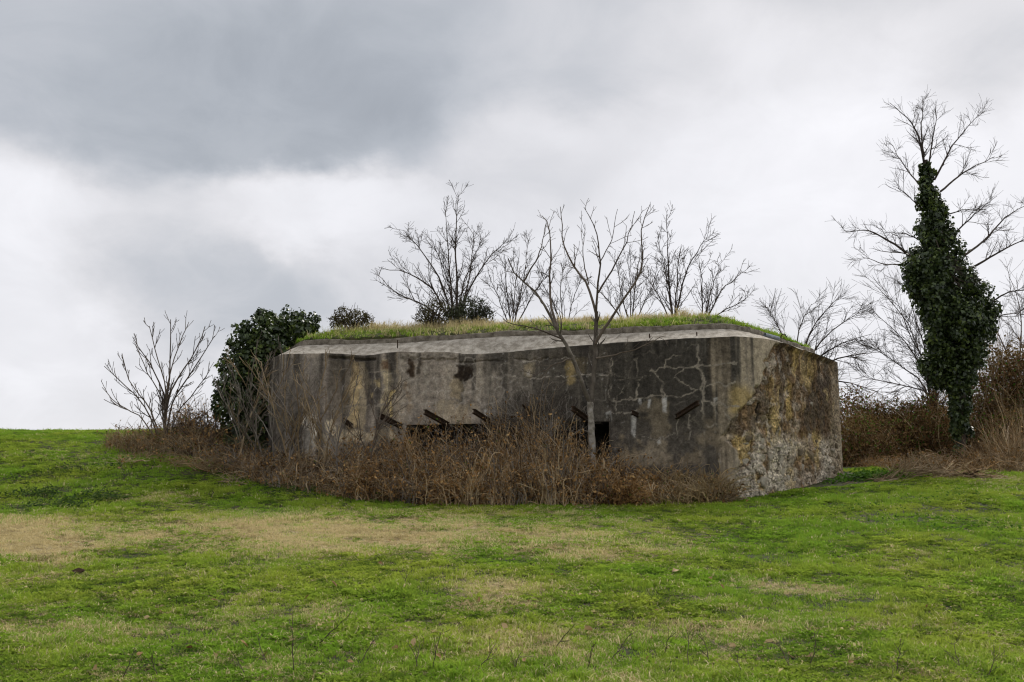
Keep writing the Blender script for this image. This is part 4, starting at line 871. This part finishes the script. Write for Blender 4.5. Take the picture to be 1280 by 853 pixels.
# ------------------------------------------------------------------ dead brush along the wall
def brush(name, label, cols, tops, bots, Y0, Y1, n, mats, leafn=0, leafmat=None, leafsize=.055, arch=.5, r=(.003, .008), cat='thicket', green=0, lean=.35, tall=1., leaftm=CURL, twig=0, mess=.4, spread=9.):
    """stems rooted between depths Y0 (near) and Y1, as tall as the photograph shows in each column"""
    nc = max(6, n // 45); cl = rng.integers(0, nc, n); cpx = rng.uniform(cols[0], cols[-1], nc); cY = rng.random(nc)
    pxs = np.clip(cpx[cl] + rng.normal(size=n) * spread, cols[0] - 4, cols[-1] + 4); Ys = np.clip(cY[cl] + rng.normal(size=n) * .12, 0, 1); Y0_ = np.interp(pxs, cols, Y0) ; Y1_ = np.interp(pxs, cols, Y1); Yr = Y0_ + (Y1_ - Y0_) * Ys
    Yr = Yr + .35 * (vnoise(pxs * .05, 0 * pxs, 3.3, 3) - .5) - .12 * np.abs(rng.normal(size=n)) * (Ys < .3)
    cH = rng.uniform(.6, 1.25, nc)[cl]; cD = rng.normal(size=(nc, 2))[cl] * .45; cC = rng.random(nc)[cl]; cR = np.clip(rng.normal(.5, .3, nc), 0, 1)[cl]
    x = (pxs - 640) / FPX * Yr * 1.01; z = G(x, Yr); base = np.stack([x, Yr, z], 1)
    top = np.interp(pxs, cols, tops); zt = np.array([at(p, t_, y_)[2] for p, t_, y_ in zip(pxs, top, Yr)])
    lump = cH
    H = np.maximum(.15, zt - z) * lump * rng.uniform(.35, 1.1, n) * tall * (.38 + .62 * Ys)
    wild = rng.random(n) < mess
    a = rng.uniform(0, 6.283, n); d = np.stack([np.cos(a) + cD[:, 0], np.sin(a) * .7 + cD[:, 1], 0 * a], 1) * (H * lean * rng.uniform(.2, 2.2, n) * np.where(wild, 2.2, 1))[:, None]; d *= np.minimum(1, .75 / np.maximum(np.linalg.norm(d, axis=1, keepdims=True), 1e-6))
    K = 7; s = np.linspace(0, 1, K); ar = arch * rng.uniform(.3, 1.6, n) * np.where(wild, 1.7, 1)
    base[:, 2] += np.where(wild, rng.uniform(-.05, .55, n) * H, 0); H = np.where(wild, H * rng.uniform(.2, .75, n), H)
    P = base[:, None] + d[:, None] * (s ** np.where(wild, 1., 1.5)[:, None])[:, :, None]; P[:, :, 2] += H[:, None] * (s[None] * (1 + ar[:, None]) - ar[:, None] * s[None] ** 2.6)
    P[:, 1:] += np.cumsum(rng.normal(size=(n, K - 1, 3)) * .022, axis=1)
    P[:, :, 2] = np.maximum(P[:, :, 2], G(P[:, :, 0], P[:, :, 1]) + .012)
    rad = rng.uniform(r[0], r[1], n)[:, None] * np.linspace(1, .45, K)[None]
    c0 = base.mean(0); e = empty(name, (c0[0], c0[1], Gs(c0[0], c0[1]))); tag(e, label, cat)
    gs = [Geo() for _ in mats]; which = np.clip((cC + rng.normal(size=n) * .22) * len(mats), 0, len(mats) - 1).astype(int); srnd = np.clip(cR * .8 + rng.normal(size=n) * .22 + .1, 0, 1)
    rad = rad * np.where(rng.random(n) < .14, 2.1, 1)[:, None]
    for i, g in enumerate(gs):
        sel = which == i
        if sel.any():
            g.tubes(P[sel], rad[sel], 3, srnd[sel])
            if twig:
                tp, tr = spawn(P[sel], rad[sel], twig, .3, 1., .1, .32, 50, K=4, rr=.7, up=.0, wig=.2, rmin=.0025); g.tubes(tp, tr, 3)
            tag(g.build('stems', mats[i], e), kind='stuff')
    if leafn:
        g = Geo(); i = rng.integers(0, n, leafn); k_ = rng.integers(2, K, leafn); C = P[i, k_] + rng.normal(size=(leafn, 3)) * .035; lr = np.clip(cR[i] * .7 + rng.normal(size=leafn) * .25 + .1, 0, 1)
        g.leaves(C, rng.normal(size=(leafn, 3)) + np.array([0, -.3, .4]), rng.uniform(.6, 1.4, leafn) * leafsize, leaftm, lr, roll=1.5); tag(g.build('dead_leaves', leafmat, e), kind='stuff')
    if green:
        g = Geo(); i = rng.integers(0, n, green); k_ = rng.integers(1, K, green); C = P[i, k_] + rng.normal(size=(green, 3)) * .03
        g.leaves(C, rng.normal(size=(green, 3)) + np.array([0, -.3, .6]), rng.uniform(.6, 1.3, green) * .045, LEAF, roll=1.5); tag(g.build('green_leaves', M['weed'], e), kind='stuff')
    return e
brush('bramble_thicket', 'tangled grey brown dead stems below the ivy and left wing', [262, 300, 345, 400, 445], [556, 552, 556, 566, 560], 0, [22.6, 21.2, 20.5, 20.0, 19.8], [23.4, 22.4, 22.0, 21.9, 21.9], 2600, [M['stem_brown'], M['stem_grey'], M['bark_tan']], 2600, M['stem_red'], green=150, twig=1)
brush('bramble_thicket', 'bushy brown bramble heap with dead leaves under the left steel joists', [430, 470, 520, 560, 600], [548, 538, 533, 528, 528], 0, [19.8, 19.6, 19.4, 19.3, 19.2], [21.9, 21.8, 21.6, 21.4, 21.3], 3300, [M['stem_brown'], M['stem_brown'], M['stem_grey']], 9500, M['stem_red'], green=420, twig=1)
brush('bramble_thicket', 'tall dark tangle of dead vines in front of the slit', [590, 620, 660, 700, 740, 770], [532, 520, 508, 515, 545, 560], 0, [19.2, 19.1, 19.0, 18.95, 18.95, 18.95], [21.3, 21.2, 21.0, 20.8, 20.6, 20.6], 3600, [M['stem_brown'], M['stem_grey'], M['stem_brown']], 6500, M['stem_red'], green=160, arch=.35, lean=.2, twig=1)
brush('bramble_thicket', 'rusty brown bramble at the foot of the pale forked tree', [735, 760, 790, 820], [560, 562, 578, 586], 0, [18.95, 18.95, 18.95, 19.], [20.6, 20.5, 20.4, 20.2], 1500, [M['stem_brown'], M['stem_red']], 5000, M['stem_red'], green=220, twig=1)
brush('dry_grass_clump', 'tall tawny dry grass clump at the foot of the dark right wall', [800, 830, 860, 885, 908], [578, 572, 574, 572, 592], 0, [18.9, 18.9, 18.95, 19.1, 19.3], [20.1, 20.0, 19.8, 19.6, 19.6], 1300, [M['straw_pale'], M['straw'], M['bark_tan']], 500, M['stem_red'], arch=.25, lean=.35, r=(.005, .010), cat='dry grass', green=100)
# fine vine twigs climbing the middle wall
n = 420; pxs = np.clip(rng.normal(672, 30, n), 606, 735); Yw = np.interp(pxs, [497, 762], [22.1, 20.95]) - .12; P0 = np.array([at(a_, 535 + rng.uniform(-8, 12), b_) for a_, b_ in zip(pxs, Yw)])
e = empty('dead_vine', P0.mean(0)); tag(e, 'fine grey dead vine fanning up the middle wall above the slit', 'vine')
P = np.empty((n, 7, 3)); P[:, 0] = P0; dv_ = norm(np.stack([(pxs - 672) / 42 + rng.normal(size=n) * .45, rng.normal(size=n) * .04, np.ones(n)], 1)); Lv = rng.uniform(.25, 1.05, n) * np.exp(-((pxs - 672) / 60) ** 2)
for k_ in range(1, 7):
    dv_ = norm(dv_ + rng.normal(size=(n, 3)) * [.22, .03, .2]); P[:, k_] = P[:, k_ - 1] + dv_ * (Lv / 6)[:, None]
g = Geo(); rd = rad_line(P, .006, .003); g.tubes(P, rd, 3); tp, tr = spawn(P, rd, 2, .3, 1, .06, .22, 50, K=4, rr=.8, up=.05, wig=.2, rmin=.0025, flatY=.15); g.tubes(tp, tr, 3); g.build('stems', M['stem_grey'], e)
# dry grass on the left bank
brush('dry_grass_clump', 'straw coloured dry grass round the foot of the left sapling', [145, 170, 210, 250, 285], [537, 528, 520, 514, 524], 0, [23.1, 22.9, 22.7, 22.3, 22.0], [24.4, 24.4, 24.2, 24., 23.8], 1500, [M['straw'], M['bark_tan'], M['bark_tan']], 800, M['stem_red'], arch=.35, lean=.4, r=(.003, .007), cat='dry grass', green=300, mess=.05)
brush('bramble_thicket', 'low brown bramble between the left sapling and the ivy', [222, 250, 275, 300], [500, 497, 503, 520], 0, [23.0, 22.6, 22.5, 22.3], [24.6, 24.4, 24.2, 23.6], 1100, [M['bark_brown'], M['stem_brown']], 1600, M['stem_red'], green=200, twig=1, mess=.12)
brush('dry_grass_clump', 'thin straw tufts and fallen stems on the bank below the left sapling', [165, 200, 240, 290, 330], [560, 562, 566, 578, 586], 0, [22.0, 21.7, 21.2, 20.6, 20.1], [23.0, 22.7, 22.3, 21.6, 21.0], 420, [M['straw'], M['bark_tan'], M['stem_brown']], 150, M['stem_red'], lean=1.4, arch=.6, r=(.003, .008), cat='dry grass', green=250)
# ------------------------------------------------------------------ hedge and trees behind, right
def hedge(name, label, spots, n, size, mat, stems=200, cat='hedge', smat=None, sr=(.006, .014)):
    c0 = np.mean([at(*s[:3]) for s in spots], 0); e = empty(name, (c0[0], c0[1], Gs(c0[0], c0[1]))); tag(e, label, cat); g = Geo()
    cloud_leaves(g, [(at(*s[:3]), np.array([s[3] * 1.15, s[3], s[3]]), int(n * s[3] ** 2)) for s in spots], 0, size, CURL, shell=.3, outw=.4); tag(g.build('foliage', mat, e), kind='stuff')
    if cat == 'hedge':
        g = Geo(); cloud_leaves(g, [(at(*s[:3]), np.array([s[3] * 1.1, s[3], s[3]]), int(n * .12 * s[3] ** 2)) for s in spots], 0, .08, LEAF, shell=.7, outw=.5); tag(g.build('green_leaves', M['weed'], e), kind='stuff')
    P = []
    for i in range(stems):
        s = spots[rng.integers(len(spots))]; c = at(*s[:3]); d = norm(rng.normal(size=3)[None])[0] * s[3] * rng.uniform(.8, 1.5); d[2] = abs(d[2]) * 1.2; b_ = np.array([c[0] + rng.normal() * .4, c[1] - rng.uniform(-.2, .6), 0]); b_[2] = Gs(b_[0], b_[1]); P.append(poly([b_, (b_ + c + d) / 2 + rng.normal(size=3) * .15, c + d], 6, .03))
    P = np.array(P); g = Geo(); rd = rad_line(P, sr[1], sr[0] * .7); g.tubes(P, rd, 3); tp, tr = spawn(P, rd, 4, .35, 1., .2, .6, 45, K=4, rr=.6, wig=.2, rmin=.004); g.tubes(tp, tr, 3); tag(g.build('stems', smat or M['stem_brown'], e), kind='stuff')
    return e
sp_ = [(1062 + 16 * i + rng.normal() * 4, rng.uniform(535, 562), 29.5 + rng.normal() * .5, rng.uniform(.7, .95)) for i in range(8)] + [(1064 + 18 * i, rng.uniform(505, 528), 30.5, rng.uniform(.5, .75)) for i in range(7)]
sp_ += [(1052 + 9 * i, 572 + rng.normal() * 4, 28.6 + .3 * i, .55) for i in range(6)] + [(1058, 545, 29, .6), (1056, 520, 30, .5)]
hedge('hedge', 'brown winter hedge between the bunker and the ivy clad tree', sp_, 2400, .075, M['hedge'], 260)
sp_ = [(1215 + 15 * i, rng.uniform(520, 560), 29.8 + rng.normal() * .5, rng.uniform(.7, 1.)) for i in range(8)] + [(1222 + 16 * i, rng.uniform(470, 510), 30.8, rng.uniform(.6, .9)) for i in range(7)]
hedge('hedge', 'taller tawny thicket right of the ivy clad tree', sp_, 2000, .08, M['hedge'], 320, smat=M['bark_tan'])
sp_ = [(1235 + 14 * i, 452 + rng.normal() * 12, 31.5, rng.uniform(.5, .8)) for i in range(5)]
hedge('bush', 'ochre leaved bush behind the thicket at the right edge', sp_, 700, .09, var_mat('ochre leaf', [(.10, .06, .02), (.16, .10, .03), (.17, .14, .05)], trans=.2), 120, cat='bush')
sp_ = [(1090 + 17 * i, 540 + rng.normal() * 8, 31.8 + rng.normal() * .3, .85) for i in range(12)]
hedge('hedge', 'dark brown hedge row at the back of the field', sp_, 2300, .08, M['hedge'], 160)
# canes and low brush in front of the hedge
def fwd(cols, d): return [20. + 0 * c for c in cols]
brush('dry_grass_clump', 'pale upright canes and dry grass at the right edge', [1205, 1235, 1260, 1300], [540, 505, 495, 500], 0, [25.2, 24.8, 24.5, 24.5], [27.5, 27.2, 27, 27], 1300, [M['straw'], M['bark_tan'], M['stem_brown']], 600, M['stem_red'], arch=.15, lean=.18, r=(.003, .008), cat='dry grass')
brush('bramble_thicket', 'low brown dead brush in front of the hedge beneath the ivy clad tree', [1075, 1110, 1150, 1200, 1250, 1300], [572, 570, 565, 553, 555, 560], 0, [24.8, 24.6, 24.4, 24.2, 24, 24], [27.5, 27.4, 27.4, 27.3, 27, 27], 2600, [M['stem_brown'], M['bark_tan'], M['stem_red']], 2600, M['stem_red'], green=150, lean=.7, twig=1)
def brush_pile(label, px_, py_, w, h, n, mat):
    c = gp(px_, py_); e = empty('brush_pile', c); tag(e, label, 'brush pile'); small = Geo()
    for k_ in range(n):
        b_ = c + np.array([rng.normal() * w * .42, rng.normal() * .28, 0]); a = rng.uniform(-.9, .9) + (0 if rng.random() < .6 else 3.14); L = rng.uniform(.25, 1.) * w * .6
        d_ = np.array([math.cos(a) * L, math.sin(a) * L * .6, 0]); e_ = b_ + d_; top = h * math.exp(-((e_[0] - c[0]) / (w * .55)) ** 2)
        b_[2] = Gs(b_[0], b_[1]) + rng.uniform(0, .5) * h * math.exp(-((b_[0] - c[0]) / (w * .5)) ** 2); e_[2] = Gs(e_[0], e_[1]) + .03 + top * rng.uniform(.1, 1.25)
        P = poly([b_, (b_ + e_) / 2 + rng.normal(size=3) * .03, e_], 6, .006)[None]; r0 = rng.uniform(.012, .021) if k_ < 40 else rng.uniform(.005, .011); rd = rad_line(P, r0, r0 * .5); g = Geo() if k_ < 40 else small
        g.tubes(P, rd, 5); tp, tr = spawn(P, rd, 2, .4, 1., .12, .4, 30, K=4, rr=.55, up=0, rmin=.004); g.tubes(tp, tr, 3)
        if k_ < 40: g.build('stick', mat, e)
    tag(small.build('thin_sticks', mat, e), kind='stuff')
brush_pile('heap of pale cut branches on the grass right of the bunker', 1150, 599, 1.1, .5, 120, M['bark_tan'])
brush_pile('smaller heap of brown cut branches below the ivy clad tree', 1205, 598, .9, .3, 90, M['stem_brown'])
# trees behind
def back_tree(label, base_px, Y, stems, mat, lv, rz=.07, name='bare_tree'):
    b_ = at(*base_px, Y); b_[2] = Gs(b_[0], b_[1]); lim = [([b_] + A(*s, Y=Y, dy=rng.normal() * .6), rz, .007) for s in stems]; return bare_tree(name, label, lim, mat, b_, lv, sides=5)
LVB = [dict(n=4.5, len=(.5, 1.5), ang=32, up=.1, wig=.12, t0=.15, rr=.5, rmin=.006), dict(n=9, len=(.25, .9), ang=34, up=-.05, K=5, rr=.6, wig=.12, rmin=.0045)]
back_tree('bare drooping tree fanning out behind the bunker right end', (995, 540), 32, [[(1000, 450), (1015, 405), (1050, 370)], [(1005, 455), (1035, 415), (1075, 390)], [(1010, 470), (1050, 445), (1100, 440)], [(985, 440), (975, 410), (962, 388)], [(1010, 480), (1055, 475), (1095, 490)], [(995, 440), (998, 405), (1015, 380)], [(1015, 490), (1060, 500), (1085, 520)], [(1005, 460), (1045, 430), (1088, 418)]], M['bark_dark'], LVB)
back_tree('thin bare tree leaning left beside the ivy clad tree', (1170, 560), 31, [[(1160, 470), (1135, 400), (1090, 352)], [(1160, 470), (1128, 420), (1085, 385)], [(1158, 480), (1110, 445), (1072, 425)], [(1165, 460), (1140, 430), (1120, 372)], [(1165, 490), (1120, 480), (1075, 470)], [(1170, 470), (1150, 420), (1125, 330)]], M['bark_dark'], LVB, .04)
back_tree('bare tree behind the thicket at the right edge', (1270, 560), 33, [[(1262, 450), (1240, 400), (1225, 360)], [(1275, 440), (1278, 390), (1262, 345)], [(1262, 460), (1230, 425), (1205, 410)], [(1275, 450), (1300, 400), (1330, 370)], [(1265, 470), (1238, 450), (1225, 430)]], M['bark_brown'], LVB, .05)

# ------------------------------------------------------------------ small things in the field
def weed_patch(label, spots, n, mat, size=.065, cat='weed'):
    c = np.array([gp(x, y) for x, y, *_ in spots]); c0 = c.mean(0); e = empty('weed_patch', (c0[0], c0[1], Gs(c0[0], c0[1]))); tag(e, label, cat); g = Geo()
    for (x, y, rx), p in zip(spots, c):
        m_ = int(n * rx); o_ = rng.normal(size=(m_, 2)) * [rx, rx * .6]; C = np.c_[p[0] + o_[:, 0], p[1] + o_[:, 1], np.zeros(m_)]; C[:, 2] = G(C[:, 0], C[:, 1]) + rng.uniform(.02, .17, m_) * np.exp(-(o_[:, 0] / rx) ** 2 * .4)
        g.leaves(C, rng.normal(size=(m_, 3)) * .5 + [0, -.2, 1], rng.uniform(.5, 1.2, m_) * size, LEAF, up=rng.normal(size=(m_, 3)), roll=1)
    tag(g.build('leaves', mat, e), kind='stuff'); return e
weed_patch('dark low weed patch left of the dry bank', [(42, 622, .32), (62, 619, .22)], 900, M['weed_dark'])
weed_patch('dark weed patch on the bank nearer the left sapling', [(118, 622, .26), (130, 626, .2)], 900, M['weed_dark'])
weed_patch('dark weed patch just above the large straw patch', [(62, 636, .34), (88, 634, .2)], 900, M['weed_dark'])
weed_patch('leafy weeds along the bank at the left edge', [(15, 605, .4), (60, 596, .3), (130, 590, .4), (85, 588, .3)], 300, M['weed_dark'])
weed_patch('green leafy weeds beside the bunker right foot', [(1070, 600, .35), (1090, 598, .4), (1108, 600, .3)], 1100, M['weed'], .10)
weed_patch('green nettles fringing the brown thicket near the middle', [(650, 628, .5), (700, 630, .45), (745, 628, .3)], 520, M['weed'])
weed_patch('green leafy weeds in front of the left bramble', [(420, 612, .5), (480, 618, .5), (540, 624, .5)], 420, M['weed'])
weed_patch('green leaves on the bank by the dry grass', [(215, 562, .45), (245, 560, .4)], 900, M['weed'], .10)
weed_patch('greyish weeds right of the left bank', [(370, 618, .5), (400, 615, .4), (345, 612, .4)], 260, M['weed_dark'])
weed_patch('weeds in the grass at the right', [(1150, 655, .6), (1210, 662, .5), (1080, 640, .4), (1195, 625, .5)], 260, M['weed'], .055)
# dark clod
c = gp(97, 719); me = hull_mesh('clod', 77, (1, .7, .55)); me.materials.append(conc_mat('dark earth', (.045, .028, .018), (.08, .05, .03), 6)); o = link(bpy.data.objects.new('earth_clod', me)); o.location = tuple(c + [0, 0, .03]); o.scale = (.10, .09, .07); o.rotation_euler = (0, -.3, .4); tag(o, 'dark brown clod of earth lying in the grass below the straw patch', 'clod')
# dead leaves and pale chips scattered over the grass
lm_ = []
for i in range(4):
    r0 = np.random.default_rng(200 + i); g = Geo(); tv = CURL[0] * [1.1, 1, 1 + i * .4]; me = bpy.data.meshes.new('dead_leaf'); me.from_pydata([tuple(v) for v in tv], [], CURL[1].tolist()); me.attributes.new('rnd', 'FLOAT', 'POINT').data.foreach_set('value', np.full(len(tv), i / 3., np.float32)); me.materials.append(M['dead_leaf']); lm_.append(me)
LS = [(245, 811), (178, 823), (120, 848), (270, 834), (232, 817), (442, 837), (635, 792), (517, 816), (588, 815), (500, 820), (545, 828), (360, 812), (330, 828), (310, 820), (985, 826), (1008, 830), (380, 757), (240, 660), (700, 770), (955, 812), (955, 815), (1060, 836), (150, 590), (94, 600), (137, 622), (905, 742), (730, 795), (840, 720), (420, 742), (600, 760)]
LS += [(float(rng.uniform(20, 1260)), float(rng.uniform(660, 850))) for _ in range(40)]
for i, (x, y) in enumerate(LS):
    p = gp(x, y); o = link(bpy.data.objects.new('dead_leaf', lm_[i % 4])); s = rng.uniform(.05, .10) if i < 30 else rng.uniform(.03, .07); o.scale = (s, s, s); o.location = tuple(p + [0, 0, .045]); o.rotation_euler = (rng.normal() * .5, rng.normal() * .5, rng.uniform(0, 6.28))
    tag(o, 'curled brown dead leaf lying in the pasture', 'dead leaf', 'dead leaves scattered over the pasture')
# thin bare weeds poking out of the near grass
WD = [((367, 845), (367, 765)), ((335, 830), (322, 795)), ((395, 805), (440, 765)), ((520, 840), (527, 800)), ((540, 840), (552, 790)), ((1010, 835), (1020, 790)), ((990, 838), (970, 800)), ((760, 830), (790, 790)), ((735, 835), (742, 805)), ((860, 838), (862, 790)), ((885, 830), (880, 800)), ((830, 820), (845, 790)),
      ((690, 815), (720, 780)), ((1120, 845), (1125, 805)), ((1200, 840), (1190, 800)), ((150, 850), (170, 810)), ((200, 845), (190, 815)), ((590, 845), (620, 805)), ((505, 735), (507, 715)), ((1235, 850), (1250, 815)), ((640, 840), (650, 815)), ((450, 830), (470, 795)), ((310, 850), (290, 815)), ((930, 845), (925, 810))]
for i, (b_, t_) in enumerate(WD):
    p = gp(*b_); q_ = at(*t_, p[1] + rng.normal() * .05); g = Geo(); ml = poly([p - [0, 0, .03], (p + q_) / 2 + rng.normal(size=3) * .015, q_], 8, .006)[None]; rd = rad_line(ml, .0045, .002); g.tubes(ml, rd, 4); tp, tr = spawn(ml, rd, 5, .25, .95, .06, .2, 38, K=4, rr=.7, up=.1, wig=.12, rmin=.0016); g.tubes(tp, tr, 3); tp, tr = spawn(tp, tr, 2, .3, 1, .02, .07, 40, K=3, rr=.8, rmin=.0014); g.tubes(tp, tr, 3)
    o = g.build('dry_weed', M['bark_brown']); tag(o, 'thin bare brown weed stalk poking out of the near grass', 'weed', 'bare weed stalks in the near grass')
